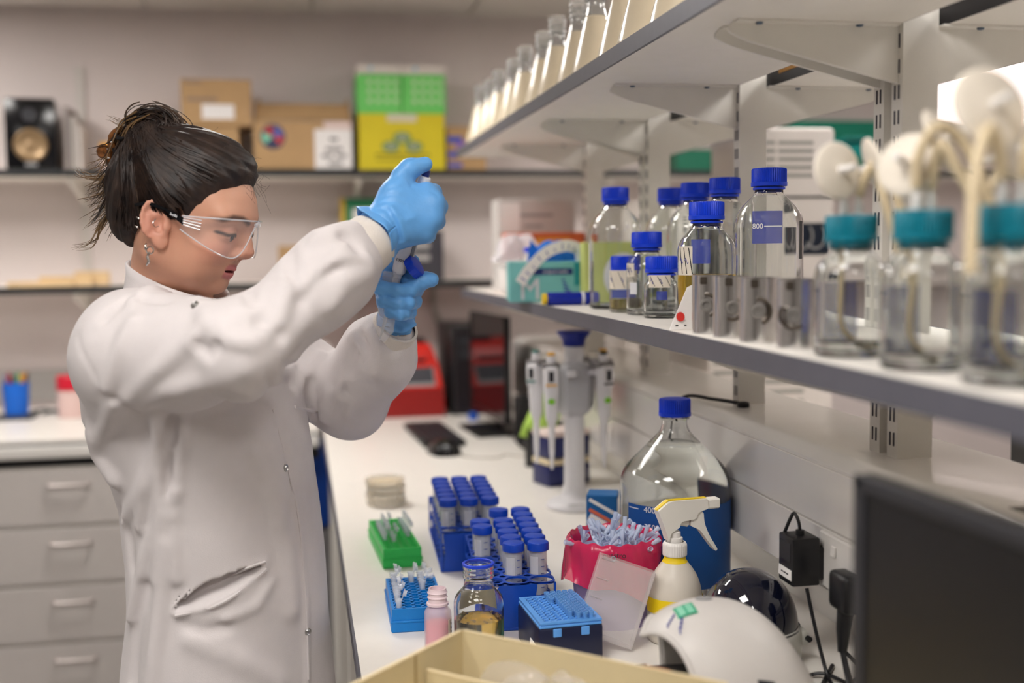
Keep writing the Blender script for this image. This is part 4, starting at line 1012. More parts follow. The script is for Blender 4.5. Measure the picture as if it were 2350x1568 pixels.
# ------------------------------------------------------------------ keyboard, mouse, far monitor, tower
t = thing('keyboard', 'black keyboard lying lengthwise on the long bench', 'keyboard', (.400, 3.47, ZB + .001), .06)
MB().rbox((0, 0, .009), (.125, .40, .018), .005, 2).build('case', M_black, t)
kb = MB()
for i in range(5):
    for j in range(15): kb.rbox((-.042 + i * .021, -.17 + j * .0243, .0195), (.0175, .021, .006), .0015, 1)
k_ = kb.build('keys', mat('key_black', (34, 32, 38), .45), t); k_['kind'] = 'stuff'
t = thing('computer_mouse', 'glossy black computer mouse in front of the keyboard', 'mouse', (.396, 3.18, ZB + .0005), .2)
P = []
for i in range(13):
    row = []
    for j in range(17):
        a = PI * j / 16; u = i / 12; L_ = -.068 + .136 * u
        w = .042 * max(0.001, 1 - (2 * u - 1) ** 4) ** .5; h = .044 * max(0.001, 1 - (1.7 * (u - .45)) ** 2) ** .6 if abs(1.7 * (u - .45)) < 1 else .001
        row.append((w * math.cos(a), L_, h * math.sin(a)))
    P.append(row)
MB().grid(P).build('shell', M_blackgloss, t, sharp=70); MB().cyl((0, -.025, .026), .007, .006, 14, M=RY(PI / 2)).build('scroll_wheel', M_dark, t)
tag(MB().tube(smooth_path([(.42, 3.14, .904), (.46, 3.08, .903), (.53, 3.06, .903), (.56, 3.10, .903), (.60, 3.06, .903), (.66, 3.12, .903)], 6), .002, 6).build('cable', mat('grey_cable', (176, 170, 160), .6)), 'thin pale mouse cable trailing across the bench behind the racks', 'cable')
M_scrg = mat('screen_glossy_black', (16, 16, 20), .06)
far_m = monitor('black far monitor turned to the aisle reflecting the red machine', .592, 3.535, ZB + .05, .40, .325, -PI / 2 + .11, .1, M_scrg, (.24, .19))
t = thing('computer_tower', 'black computer tower standing beside the red machine', 'computer', (.615, 4.12, ZB), 0)
MB().rbox((0, 0, .155), (.19, .40, .31), .006, 2).build('case', M_black, t)
MB().rbox((0, -.203, .155), (.17, .008, .29), .003, 1).build('face_panel', mat('tower_front', (34, 28, 32), .3), t)
for k in range(2): MB().rbox((0, -.2075, .26 - k * .045), (.14, .002, .035), .001, 1).build('drive_bay', M_dark, t)
tag(MB().rbox((.575, 3.80, ZB + .012), (.03, .035, .022), .003, 1).build('blue_dongle', mat('blue_plastic', (20, 90, 200), .4)), 'small blue plastic block on the bench in front of the computer tower', 'block')
b_ = thing('dock', 'small black dock with cables beside the far monitor', 'dock', (.652, 3.30, ZB), .0)
MB().rbox((0, 0, .07), (.05, .07, .14), .006, 2).build('body', M_black, b_)
for k in range(3): MB().tube(smooth_path([(-.02, -.035, .03 + k * .03), (-.04, -.09, .02 + k * .012), (-.02, -.16, .006), (.02, -.2 - k * .03, .005)], 5), .003, 6).build('cord', M_black, b_)

# ------------------------------------------------------------------ red thermocycler
M_red = mat('red_plastic', (206, 36, 26), .35, var=.03, vscale=15); M_redd = mat('dark_red_plastic', (150, 26, 24), .4, var=.03, vscale=15)
t = thing('thermocycler', 'red benchtop machine with grey sloping display behind the raised arm', 'machine', (.335, 3.905, ZB))
def taper(secs):
    P = []
    for (w, y0, y1, z) in secs:
        P.append([(-w / 2, y0, z), (w / 2, y0, z), (w / 2, y1, z), (-w / 2, y1, z)])
    b = MB(); n = 0
    for r_ in P: b.v += r_
    for i in range(len(P) - 1):
        for k in range(4): b.f.append((i * 4 + k, i * 4 + (k + 1) % 4, (i + 1) * 4 + (k + 1) % 4, (i + 1) * 4 + k))
    b.f.append((0, 3, 2, 1)); e = (len(P) - 1) * 4; b.f.append((e, e + 1, e + 2, e + 3)); return b
ob = taper([(.315, .004, .42, 0), (.315, 0, .42, .015), (.305, 0, .42, .10)]).build('housing', M_redd, t, smooth=False)
ob = taper([(.305, 0, .42, .1), (.288, .075, .42, .185)]).build('sloping_console', M_red, t, smooth=False)
ob = taper([(.286, .085, .42, .185), (.262, .11, .41, .225), (.24, .13, .38, .245)]).build('heated_lid', M_red, t, smooth=False)
MB().box((0, .083, .191), (.2, .02, .012)).build('lid_gap', M_black, t, smooth=False)
ang = math.atan2(.085, .075)
MB().box((.02, .0315, .138), (.215, .082, .002), RX(ang)).build('display_frame', M_grey, t, smooth=False)
MB().box((.02, .0345, .1435), (.205, .066, .002), RX(ang)).build('display', mat('display_dark', (70, 70, 76), .25), t, smooth=False)
MB().rbox((.06, .2, .252), (.1, .06, .018), .004, 1).build('lid_handle', M_black, t)

# ------------------------------------------------------------------ boxes on the upper wall shelf
ZW = 1.7765
M_kraft = mat('kraft_board', (184, 150, 108), .85, var=.04, vscale=20, bump=.06, bscale=120)
t = thing('loudspeaker', 'black loudspeaker with bronze cone at the left end of the upper wall shelf', 'speaker', (-.918, 4.375, ZW), .12)
MB().rbox((0, 0, .124), (.165, .22, .248), .006, 2).build('cabinet', M_blackgloss, t)
MB().lathe([(0, .010), (.012, .008), (.018, .003), (.045, .005), (.05, .009), (.055, .006), (.058, 0)], 36, (0, -.110, .085), RX(PI / 2)).build('woofer', mat('bronze_cone', (150, 124, 92), .35, metal=.4), t)
MB().lathe([(.0, .004), (.012, .001), (.022, .003), (.026, 0)], 24, (0, -.112, .19), RX(PI / 2)).build('tweeter', M_dark, t)
MB().rbox((0, -.1125, .018), (.04, .002, .012), .001, 1).build('badge', M_grey, t)
for k, (x, w, h, col) in enumerate(((-.792, .016, .225, (150, 140, 136)), (-.768, .014, .19, (190, 182, 176)), (-.748, .012, .16, (206, 198, 192)))):
    tag(MB().rbox((x, 4.40, ZW + h / 2), (w, .20, h), .001, 1).build('folder', mat('folder_%d' % k, col, .6)), 'thin upright %s folder beside the black loudspeaker' % ('dark grey', 'light grey', 'pale cream')[k], 'folder')
t = carton('orange_pack', 'small white pack with an orange top on the upper wall shelf beside the hair bun', 'packet', -.640, 4.36, ZW, .085, .07, .062, 0, mat('pinkish_pack', (214, 190, 184), .6))
MB().rbox((0, 0, .082), (.087, .072, .036), .002, 1).build('orange_top', mat('orange_pack', (236, 166, 30), .6), t)
t = carton('cardboard_box', 'lower plain cardboard box of the stack behind the dark hair', 'box', -.295, 4.375, ZW, .20, .22, .155, 0, M_kraft)
t = carton('cardboard_box', 'upper cardboard box with white label and faded print in the stack', 'box', -.272, 4.372, ZW + .1555, .245, .235, .165, .03, M_kraft)
fpatch(t, .005, .05, .112, .052, .235, M_paper, 'white_label'); fpatch(t, -.05, .093, .105, .013, .235, mat('faded_print', (150, 128, 112), .8), 'faded_print'); fpatch(t, -.08, .152, .06, .01, .235, mat('faded_print'), 'faded_print'); fpatch(t, .105, .05, .02, .03, .235, mat('faded_print2', (186, 152, 112), .8), 'faded_print')
t = thing('open_carton', 'open cardboard box with raised flaps and round sticker on the upper wall shelf', 'box', (.034, 4.375, ZW))
w, d, h = .352, .24, .175
MB().box((0, 0, .002), (w, d, .004)).build('bottom', M_kraft, t, smooth=False)
MB().box((0, -d / 2 + .002, h / 2), (w, .004, h)).build('wall_panel', M_kraft, t, smooth=False); MB().box((0, d / 2 - .002, h / 2), (w, .004, h)).build('wall_panel', M_kraft, t, smooth=False)
for s_ in (-1, 1): MB().box((s_ * (w / 2 - .002), 0, h / 2), (.004, d - .01, h)).build('wall_panel', M_kraft, t, smooth=False)
fl = MB().box((0, .045, .038), (w - .01, .10, .004), RX(.72)).build('flap', M_kraft, t, (0, -d / 2, h), smooth=False)
for s_, an in ((-1, .12), (1, -.05)):
    MB().prism([(-d / 2, 0), (d / 2, 0), (d / 2 - .02, .09), (-d / 2 + .05, .09)], .004, Matrix(((0, (.22 if s_ < 0 else -.10), 1), (1, 0, 0), (0, 1, 0))), (s_ * (w / 2 - .002) - .002, 0, h)).build('flap', M_kraft, t, smooth=False)
sk_ = MB().cyl((-.108, -d / 2 - .0002, .118), .045, .0012, 36, M=RX(PI / 2)).build('round_sticker', mat('sticker_navy', (44, 48, 84), .5), t)
for a0, a1, col, nm in ((1.6, 2.6, (176, 36, 44), 'red'), (2.7, 3.9, (206, 200, 206), 'pale'), (-.9, .0, (196, 52, 60), 'red2'), (.1, 1.3, (88, 92, 170), 'violet')):
    b = MB(); pts = [(0, 0)] + [(.038 * math.cos(a0 + (a1 - a0) * k / 6), .038 * math.sin(a0 + (a1 - a0) * k / 6)) for k in range(7)]
    b.prism(pts, .0006, RX(PI / 2), (-.108, -d / 2 - .0015, .118)); b.build('sticker_segment', mat('sticker_' + nm, col, .5), sk_, smooth=False)
fpatch(t, .108, .075, .135, .142, d, M_paper, 'delivery_label'); fpatch(t, .125, .16, .1, .03, d, mat('label_pinkish', (226, 204, 196), .7), 'shipping_label')
for k, (x, z, w_) in enumerate(((.11, .075, .06), (.085, .05, .04), (.135, .05, .04), (.115, .022, .05), (.11, .11, .03))): fpatch(t, x, z, w_, .012, d, mat('label_grey_print', (120, 116, 118), .8), 'print_line', .0016)
t = carton('yellow_box', 'yellow box with three green ovals under the two green boxes', 'box', .396, 4.375, ZW, .318, .235, .205, -.01, mat('yellow_card', (216, 198, 30), .6, var=.03, vscale=15))
fpatch(t, .0, .19, .11, .03, .235, mat('pale_label', (214, 206, 180), .7), 'paper_label')
for (x, z) in ((0, .118), (-.042, .085), (.042, .085)):
    q = Matrix(((1, 0, 0), (0, .62, 0), (0, 0, 1)))
    e = MB(); e.lathe([(0, .001), (.034, .001), (.034, 0), (0, 0)], 28, (x, -.1178, z), RX(PI / 2) @ q); o_ = e.build('green_oval', mat('oval_green', (104, 140, 70), .6), t)
    e = MB(); e.lathe([(0, .0016), (.025, .0016), (.025, 0), (0, 0)], 28, (x, -.1178, z), RX(PI / 2) @ q); e.build('pale_oval', mat('oval_pale', (150, 160, 130), .6), o_)
fpatch(t, 0, .055, .2, .01, .235, mat('olive_print', (150, 138, 20), .7), 'print_line'); fpatch(t, 0, .037, .2, .006, .235, mat('olive_print'), 'print_line')
for k, x in enumerate((.314, .479)):
    t = carton('green_box', '%s bright green box with white lid and rows of pale dots' % ('left', 'right')[k], 'box', x, 4.375, ZW + .2055, .161, .22, .145, 0, mat('green_card', (112, 208, 104), .6, var=.02, vscale=15))
    MB().rbox((0, 0, .162), (.162, .222, .034), .002, 1).build('white_lid', mat('lid_greywhite', (216, 208, 200), .6), t)
    MB().cyl((-.03, -.112, .165), .007, .001, 14, M=RX(PI / 2)).build('blue_mark', mat('cyan_mark', (120, 190, 220), .6), t)
    for r_ in range(3):
        for c in range(4):
            MB().cyl((-.035 + c * .032, -.1102, .115 - r_ * .034), .0095, .001, 14, M=RX(PI / 2)).build('pale_dot', mat('pale_green_dot', (196, 222, 176), .6), t)
t = carton('cardboard_box', 'half hidden cardboard box right of the yellow box on the upper wall shelf', 'box', .640, 4.40, ZW, .15, .22, .165, 0, M_kraft)
for k, (z, hh) in enumerate(((.115, .022), (.06, .02), (.02, .016))): fpatch(t, -.045, z, .055, hh, .22, mat('blue_tape_print', (40, 76, 190), .6), 'blue_print')
fpatch(t, -.02, .088, .04, .04, .22, mat('violet_print', (150, 112, 190), .6), 'violet_print')

# ------------------------------------------------------------------ things on the lower wall shelf
ZL = 1.3655
M_wood = mat('pale_wood', (214, 184, 140), .7, var=.06, vscale=15)
for k, (x, w, h) in enumerate(((-.90, .22, .018), (-.82, .18, .034), (-.735, .12, .05))):
    tag(MB().rbox((x, 4.34 - k * .001, ZL + h / 2), (w, .03, h), .002, 1).build('wooden_strip', M_wood, None, (0, (k - 1) * .034, 0)), 'pale wooden strip on the lower wall shelf, %s of the three' % ('lowest and front', 'middle', 'tallest and rear')[k], 'wooden strip')
t = carton('small_carton', 'small brown carton with white front behind the raised sleeve', 'box', .008, 4.36, ZL, .15, .12, .135, 0, M_kraft)
fpatch(t, .01, .05, .12, .08, .12, mat('offwhite_label', (222, 214, 206), .7), 'white_label')
t = thing('green_sign', 'green framed sign with white panels and yellow edge on the lower wall shelf', 'sign', (.285, 4.42, ZL), 0, rot=(-.06, 0, 0))
MB().box((0, 0, .158), (.205, .012, .315)).build('panel', mat('sign_green', (8, 118, 74), .5), t, smooth=False)
MB().box((-.108, .0, .158), (.018, .014, .318)).build('yellow_edge', mat('sign_yellow', (206, 168, 36), .6), t, smooth=False)
MB().box((.108, .0, .158), (.012, .014, .318)).build('green_edge', mat('sign_lightgreen', (90, 160, 70), .6), t, smooth=False)
fpatch(t, -.03, .25, .08, .05, .012, M_paper, 'white_panel'); fpatch(t, .055, .08, .05, .04, .012, M_paper, 'white_panel')
t = carton('dark_case', 'dark grey case with two white labels beside the green sign', 'case', .478, 4.37, ZL, .135, .14, .185, .02, mat('case_dark', (62, 60, 68), .5))
for z in (.13, .085): fpatch(t, -.02, z, .07, .022, .14, mat('label_grey', (176, 172, 170), .7), 'white_label')
# wall conduit and cables
cond = MB().tube(smooth_path([(.53, 4.535, 1.34), (.53, 4.535, 1.26), (.55, 4.535, 1.2), (.585, 4.535, 1.12), (.60, 4.535, 1.02)], 5), .014, 10).build('conduit', mat('conduit_grey', (168, 166, 160), .6))
tag(cond, 'pale grey flexible conduit curving down the back wall below the lower shelf', 'conduit')

# ------------------------------------------------------------------ left bench things
t = thing('pen_pot', 'blue pot full of pens and scissors on the wall bench', 'pen pot', (-.995, 4.28, ZB + .012), 0)
MB().lathe([(0, 0), (.04, 0), (.046, .115), (.044, .115), (.038, .003), (0, .003)], 32).build('pot', mat('pot_blue', (10, 104, 214), .4), t)
rp = random.Random(5)
for k, col in enumerate(((30, 30, 34), (226, 150, 30), (40, 160, 90), (190, 60, 70), (230, 226, 220), (90, 70, 140), (40, 40, 46), (236, 170, 60))):
    a = 2 * PI * k / 8; dx, dy = .022 * math.cos(a), .022 * math.sin(a)
    q = thing('pen', '%s pen standing in the blue pot' % ('black', 'orange', 'green', 'red', 'white', 'purple', 'dark grey', 'yellow')[k], 'pen', (-.995 + dx * .6, 4.28 + dy * .6, ZB + .0155), 0, 'pens in the blue pot', rot=(-dy * 9, dx * 9, 0))
    MB().lathe([(0, 0), (.0045, .004), (.0045, .12), (0, .12)], 10).build('barrel', mat('pen_%d' % k, col, .4), q)
    MB().lathe([(.0052, .10), (.0052, .145), (0, .147)], 10).build('pen_cap', mat('pen_%d' % k), q)
tr = thing('pot_tray', 'dark tray under the blue pen pot', 'tray', (-.995, 4.27, ZB + .0005))
MB().rbox((0, 0, .005), (.13, .12, .01), .003, 1).build('tray', M_dark, tr)
t = thing('red_lid_jar', 'pink jar with a red lid partly hidden by the coat', 'jar', (-.80, 4.25, ZB))
MB().lathe(fillet([(0, 0), (.048, 0), (.05, .004), (.05, .095), (.046, .10), (0, .10)], .003, 2), 32).build('jar', mat('jar_pink', (226, 196, 190), .4), t)
MB().lathe([(.052, .10), (.052, .145), (.048, .15), (0, .15)], 32).build('lid', mat('jar_red', (206, 20, 50), .4), t)
t = thing('black_dome', 'small black rounded object on a white base at the left edge of the wall bench', 'object', (-1.095, 4.24, ZB))
MB().lathe(fillet([(0, 0), (.03, 0), (.026, .08), (0, .08)], .004, 2), 24).build('base', M_white, t); MB().lathe([(0, .08), (.03, .085), (.036, .11), (.03, .138), (.012, .15), (0, .151)], 24).build('top', M_black, t)
for k, (x, y, l, c) in enumerate(((-.90, 4.40, .14, 'bundled grey cable on the wall bench behind the pen pot'), (-.86, 4.34, .12, 'loose dark cable beside the red lid jar'))):
    tag(MB().tube(smooth_path([(x - l / 2, y, .905), (x - l / 4, y + .03, .907), (x, y - .02, .909), (x + l / 4, y + .02, .906), (x + l / 2, y - .03, .905)], 5), .005, 6).build('cable', mat('cable_grey_%d' % k, (90, 92, 94), .6)), c, 'cable')
t = carton('white_instrument', 'white instrument casing on the wall bench behind the raised arm', 'instrument', .005, 4.28, ZB, .22, .28, .235, 0, M_white, r=.012)
# blue crate under the bench
t = thing('blue_crate', 'blue plastic crate on a grey stand under the back bench', 'crate', (-.02, 4.16, 0))
MB().rbox((0, 0, .65), (.22, .4, .26), .01, 2).build('crate', mat('crate_blue', (14, 74, 176), .45), t)
MB().rbox((0, 0, .255), (.22, .4, .51), .004, 1).build('stand', mat('stand_grey', (140, 138, 140), .5), t)

# ------------------------------------------------------------------ far side of the island
M_inst = mat('instrument_white', (216, 208, 202), .45, var=.01, vscale=15)
M_vent = mat('vent_shadow', (150, 148, 142), .7)
t = thing('louvred_instrument', 'tall white instrument with louvre vents behind the bottle shelf', 'instrument', (1.165, 2.87, ZB), -.02)
MB().rbox((.075, 0, .635), (.21, .34, .47), .010, 2).build('casing', M_inst, t)
MB().rbox((.0125, 0, .20), (.335, .34, .40), .010, 2).build('casing', M_inst, t)
for (x0, w) in ((.0, .04), (.075, .092)):
    for k in range(5): MB().rbox((x0, -.1705, .833 - k * .0205), (w, .003, .009), .001, 1).build('vent', M_vent, t)
for k in range(6): MB().rbox((-.02, -.1705, .31 - k * .026), (.24, .003, .010), .001, 1).build('vent', M_vent, t)
MB().box((.075, -.1706, .697), (.19, .002, .006)).build('seam', M_black, t, smooth=False)
MB().rbox((.118, -.1715, .592), (.098, .004, .08), .003, 1).build('display', mat('display_navy', (28, 36, 50), .3), t)
for k in range(2):
    arc = [(.092 + k * .034 + .026 * math.cos(a), -.176, .60 + .032 * math.sin(a)) for a in [(-2.6 + 3.4 * q / 14) for q in range(15)]]
    MB().tube(arc, .003, 6).build('white_ring', M_grey, t)
t = thing('vented_instrument', 'pale instrument with round vents beyond the middle shelf post', 'instrument', (1.13, 3.56, ZB), 0)
MB().rbox((0, 0, .36), (.26, .3, .72), .01, 2).build('casing', M_inst, t)
for k in range(5): MB().cyl((.075, -.1495, .70 - k * .036), .012, .004, 14, M=RX(PI / 2)).build('vent', M_dark, t)
t = carton('teal_box', 'teal and green box on the wall shelf behind the nearest shelf post', 'box', 2.17, 4.39, ZW, .46, .2, .20, 0, mat('teal_box_card', (0, 122, 98), .6, var=.06, vscale=10))
fpatch(t, .05, .09, .22, .07, .2, mat('teal_light', (0, 150, 146), .6), 'light_panel'); fpatch(t, .06, .12, .12, .03, .2, mat('teal_pale', (70, 176, 170), .6), 'pale_panel')
t = carton('white_packet', 'white packet with a black strip standing in front of the teal box', 'packet', 2.06, 4.262, ZW, .07, .03, .13, 0, M_white)
fpatch(t, .0, .035, .07, .02, .03, M_black, 'black_strip')
t = carton('green_case', 'dark green case on the wall shelf beyond the rear bottles', 'case', 1.545, 4.37, ZW, .17, .2, .082, 0, mat('green_case', (0, 110, 82), .5))
t = thing('hanging_strap', 'black strap hanging beside the dark green case', 'strap', (1.31, 3.40, 1.83))
MB().tube(smooth_path([(0, 0, .0), (-.012, -.01, -.05), (-.004, -.015, -.10), (-.02, -.01, -.15), (-.015, -.01, -.18)], 5), .014, 8).build('strap', M_black, t)
t = thing('black_display', 'black screen standing on the far bench behind the near posts', 'monitor', (1.34, 1.62, ZB), PI / 2 + .2)
MB().rbox((0, 0, .18), (.5, .03, .30), .006, 2).build('housing', M_black, t); MB().rbox((0, .02, .02), (.2, .16, .03), .006, 1).build('foot', M_black, t)
MB().box((0, -.0155, .185), (.47, .001, .26)).build('screen', M_scr, t, smooth=False)
# window on the right wall side, bright blind
wn = struct(MB().box((3.25, 4.543, 2.17), (1.1, .012, .34)).build('window_1', mat('lit_blind', (255, 240, 236), .8, emit=1.3), smooth=False))
wf = MB()
for sx, sz, dx, dz in ((0, .185, 1.18, .03), (0, -.185, 1.18, .03), (.575, 0, .03, .34), (-.575, 0, .03, .34)): wf.box((3.25 + sx, 4.538, 2.17 + sz), (dx, .02, dz))
wf.build('window_frame', M_white, wn, smooth=False)
# ------------------------------------------------------------------ person: signed distance helpers
A3 = np.array
CR = np.array(CAM_R, dtype=float); CL = np.array(CAM_LOC, dtype=float)
def ray_(px, py):
    v = CR @ np.array([px - 1175., 784. - py, F_PX]); return v
def at(px, py, Y):
    r = ray_(px, py); return CL + r * ((Y - CL[1]) / r[1])
def cone(p, a, b, r1, r2):
    a = A3(a, dtype=np.float32); b = A3(b, dtype=np.float32); ba = b - a; pa = p - a
    h = np.clip(pa @ ba / max(float(ba @ ba), 1e-9), 0, 1)
    return np.sqrt(((pa - h[:, None] * ba) ** 2).sum(1)) - (r1 + (r2 - r1) * h)
def ell(p, c, r, M=None):
    q = p - A3(c, dtype=np.float32)
    if M is not None: q = q @ A3(M, dtype=np.float32).T
    r = A3(r, dtype=np.float32)
    k0 = np.sqrt(((q / r) ** 2).sum(1)); k1 = np.sqrt(((q / (r * r)) ** 2).sum(1)) + 1e-9
    return k0 * (k0 - 1) / k1
def smin(a, b, k):
    h = np.maximum(k - np.abs(a - b), 0) / k
    return np.minimum(a, b) - h * h * k * .25
def smax(a, b, k): return -smin(-a, -b, k)
def chain(p, pts, rad, k=.01):
    d = None
    for i in range(len(pts) - 1):
        e = cone(p, pts[i], pts[i + 1], rad[i], rad[i + 1]); d = e if d is None else smin(d, e, k)
    return d
def seg_dist(p, pts):
    d = None
    for i in range(len(pts) - 1):
        a = A3(pts[i], dtype=np.float32); ba = A3(pts[i + 1], dtype=np.float32) - a; pa = p - a
        h = np.clip(pa @ ba / max(float(ba @ ba), 1e-9), 0, 1)
        e = ((pa - h[:, None] * ba) ** 2).sum(1); d = e if d is None else np.minimum(d, e)
    return np.sqrt(d)
def polymesh(f, lo, hi, h, B=12, slack=1.6):
    """surface nets over the blocks that can hold the surface"""
    lo = A3(lo, dtype=np.float64); n = np.ceil((A3(hi) - lo) / h).astype(int) + 1
    n = ((n + B - 1) // B) * B + 1
    nb = (n - 1) // B
    ctr = np.stack(np.meshgrid(*[lo[i] + (np.arange(nb[i]) + .5) * B * h for i in range(3)], indexing='ij'), -1).reshape(-1, 3)
    dc = f(ctr.astype(np.float32))
    rad = B * h * .8661 * slack
    V = np.empty(n, np.float32)
    near = np.abs(dc) < rad
    sg = np.where(dc.reshape(nb) < 0, -1., 1.).astype(np.float32)
    V[:-1, :-1, :-1] = np.repeat(np.repeat(np.repeat(sg, B, 0), B, 1), B, 2)
    V[-1] = 1; V[:, -1] = 1; V[:, :, -1] = 1
    ids = np.argwhere(near.reshape(nb))
    off = np.stack(np.meshgrid(*[np.arange(B + 1)] * 3, indexing='ij'), -1).reshape(-1, 3)
    CH = 60
    for s in range(0, len(ids), CH):
        bl = ids[s:s + CH]
        g = (bl[:, None, :] * B + off[None]).reshape(-1, 3)
        V[g[:, 0], g[:, 1], g[:, 2]] = f((lo + g * h).astype(np.float32))
    ins = V < 0
    c = [(i, j, k) for i in (0, 1) for j in (0, 1) for k in (0, 1)]
    m = n - 1
    cnt = np.zeros(m, np.int8)
    for (i, j, k) in c: cnt += ins[i:i + m[0], j:j + m[1], k:k + m[2]]
    cells = np.argwhere((cnt > 0) & (cnt < 8))
    idx = -np.ones(m, np.int64); idx[cells[:, 0], cells[:, 1], cells[:, 2]] = np.arange(len(cells))
    acc = np.zeros((len(cells), 3)); num = np.zeros(len(cells))
    for ax in range(3):
        o1, o2 = [(1, 2), (0, 2), (0, 1)][ax]
        for u in (0, 1):
            for w in (0, 1):
                a = cells.copy(); a[:, o1] += u; a[:, o2] += w
                b = a.copy(); b[:, ax] += 1
                va = V[a[:, 0], a[:, 1], a[:, 2]]; vb = V[b[:, 0], b[:, 1], b[:, 2]]
                cr = (va < 0) != (vb < 0)
                t = np.where(cr, va / np.where(va - vb == 0, 1, va - vb), 0)
                pt = a.astype(float); pt[:, ax] += t
                acc[cr] += pt[cr]; num[cr] += 1
    verts = lo + acc / num[:, None] * h
    faces = []
    for ax in range(3):
        o1, o2 = [(1, 2), (2, 0), (0, 1)][ax]
        sl0 = [slice(1, m[i]) for i in range(3)]; sl0[ax] = slice(0, m[ax]); sl1 = list(sl0); sl1[ax] = slice(1, m[ax] + 1)
        A, Bv = ins[tuple(sl0)], ins[tuple(sl1)]
        e = np.argwhere(A != Bv); base = e + A3([s.start for s in sl0])
        fl = A[e[:, 0], e[:, 1], e[:, 2]]
        q = []
        for (u, w) in ((0, 0), (1, 0), (1, 1), (0, 1)):
            g = base.copy(); g[:, o1] -= u; g[:, o2] -= w
            q.append(idx[g[:, 0], g[:, 1], g[:, 2]])
        q = np.stack(q, 1); q[~fl] = q[~fl][:, ::-1]
        faces.append(q)
    faces = np.concatenate(faces); faces = faces[(faces >= 0).all(1)]
    return verts, faces
KEEP = {}
def np_mesh(name, v, f, smooth_it=0):
    # keep the largest connected piece
    lab = np.arange(len(v))
    for _ in range(400):
        mn = lab[f].min(1); new = lab.copy()
        for c_ in range(f.shape[1]): np.minimum.at(new, f[:, c_], mn)
        new = new[new]
        if (new == lab).all(): break
        lab = new
    u_, cn = np.unique(lab, return_counts=True)
    if len(u_) > 1:
        keep = lab == u_[cn.argmax()]; f = f[keep[f[:, 0]]]; ix = np.cumsum(keep) - 1; v = v[keep]; f = ix[f]
        KEEP[name] = keep
    me = bpy.data.meshes.new(name)
    me.vertices.add(len(v)); me.vertices.foreach_set('co', v.astype(np.float32).ravel())
    k = f.shape[1]
    me.loops.add(len(f) * k); me.loops.foreach_set('vertex_index', f[:, ::-1].astype(np.int32).ravel())
    me.polygons.add(len(f)); me.polygons.foreach_set('loop_start', np.arange(0, len(f) * k, k, dtype=np.int32))
    me.update(calc_edges=True); me.validate()
    me.shade_smooth()
    return me
def relax(v, f, it=2, lam=.5):
    for _ in range(it):
        s = np.zeros_like(v); c = np.zeros(len(v))
        for a, b in ((0, 1), (1, 2), (2, 3), (3, 0)):
            np.add.at(s, f[:, a], v[f[:, b]]); np.add.at(s, f[:, b], v[f[:, a]]); np.add.at(c, f[:, a], 1); np.add.at(c, f[:, b], 1)
        v = v + lam * (s / c[:, None] - v)
    return v
def march(f, px, py, t0=1.1, t1=2.4):
    """first hit of the viewing ray with a surface, used to lay seams and folds on the cloth"""
    r = ray_(px, py); r = r / np.linalg.norm(r); t = t0
    for _ in range(90):
        d = float(f((CL + r * t)[None].astype(np.float32))[0])
        if d < .0006: break
        t += max(d * .7, .0008)
        if t > t1: return None
    return CL + r * t
def vcol(me, name, cols):
    a = me.color_attributes.new(name, 'FLOAT_COLOR', 'POINT')
    c = np.ones((len(cols), 4), np.float32); c[:, :3] = cols; a.data.foreach_set('color', c.ravel())

# ------------------------------------------------------------------ skeleton (metres, world)
J_neck = at(398, 690, 1.735); J_rsh = at(312, 795, 1.60); J_relb = at(565, 788, 1.475); J_rwr = at(862, 545, 1.590)
J_lsh = at(560, 800, 1.88); J_lelb = at(800, 918, 1.82); J_lwr = at(908, 752, 1.712)
PERSON = thing('person', 'woman in a white lab coat, clear safety glasses and blue gloves pipetting at the bench', 'person', (0, 0, 0))
TYAW = math.radians(-33)
TF = A3([math.cos(TYAW), math.sin(TYAW), 0]); TL = A3([-math.sin(TYAW), math.cos(TYAW), 0])
# torso rings: z, centre x, centre y, half width (lateral), half depth (front-back)
RINGS = A3([(0.50, -.112, 1.77, .188, .152), (0.70, -.115, 1.765, .184, .150), (0.83, -.118, 1.76, .182, .146), (0.94, -.114, 1.76, .174, .138), (1.02, -.115, 1.755, .168, .134), (1.10, -.120, 1.75, .166, .135),
            (1.17, -.133, 1.745, .172, .142), (1.24, -.152, 1.745, .180, .150), (1.30, -.160, 1.745, .176, .140), (1.335, -.170, 1.74, .155, .112), (1.365, -.182, 1.735, .120, .085), (1.395, -.188, 1.735, .08, .06), (1.43, -.19, 1.735, .02, .02)])
def torso_sd(p):
    z = p[:, 2]
    cx = np.interp(z, RINGS[:, 0], RINGS[:, 1]); cy = np.interp(z, RINGS[:, 0], RINGS[:, 2])
    a = np.interp(z, RINGS[:, 0], RINGS[:, 3]); b = np.interp(z, RINGS[:, 0], RINGS[:, 4])
    dx, dy = p[:, 0] - cx, p[:, 1] - cy
    u = dx * TF[0] + dy * TF[1]; w = dx * TL[0] + dy * TL[1]
    k = np.sqrt((u / b) ** 2 + (w / a) ** 2 + 1e-9)
    d = (k - 1) * np.minimum(a, b) * .85
    return np.maximum(d, .50 - z)
def lerp(a, b, t): return a + (b - a) * t
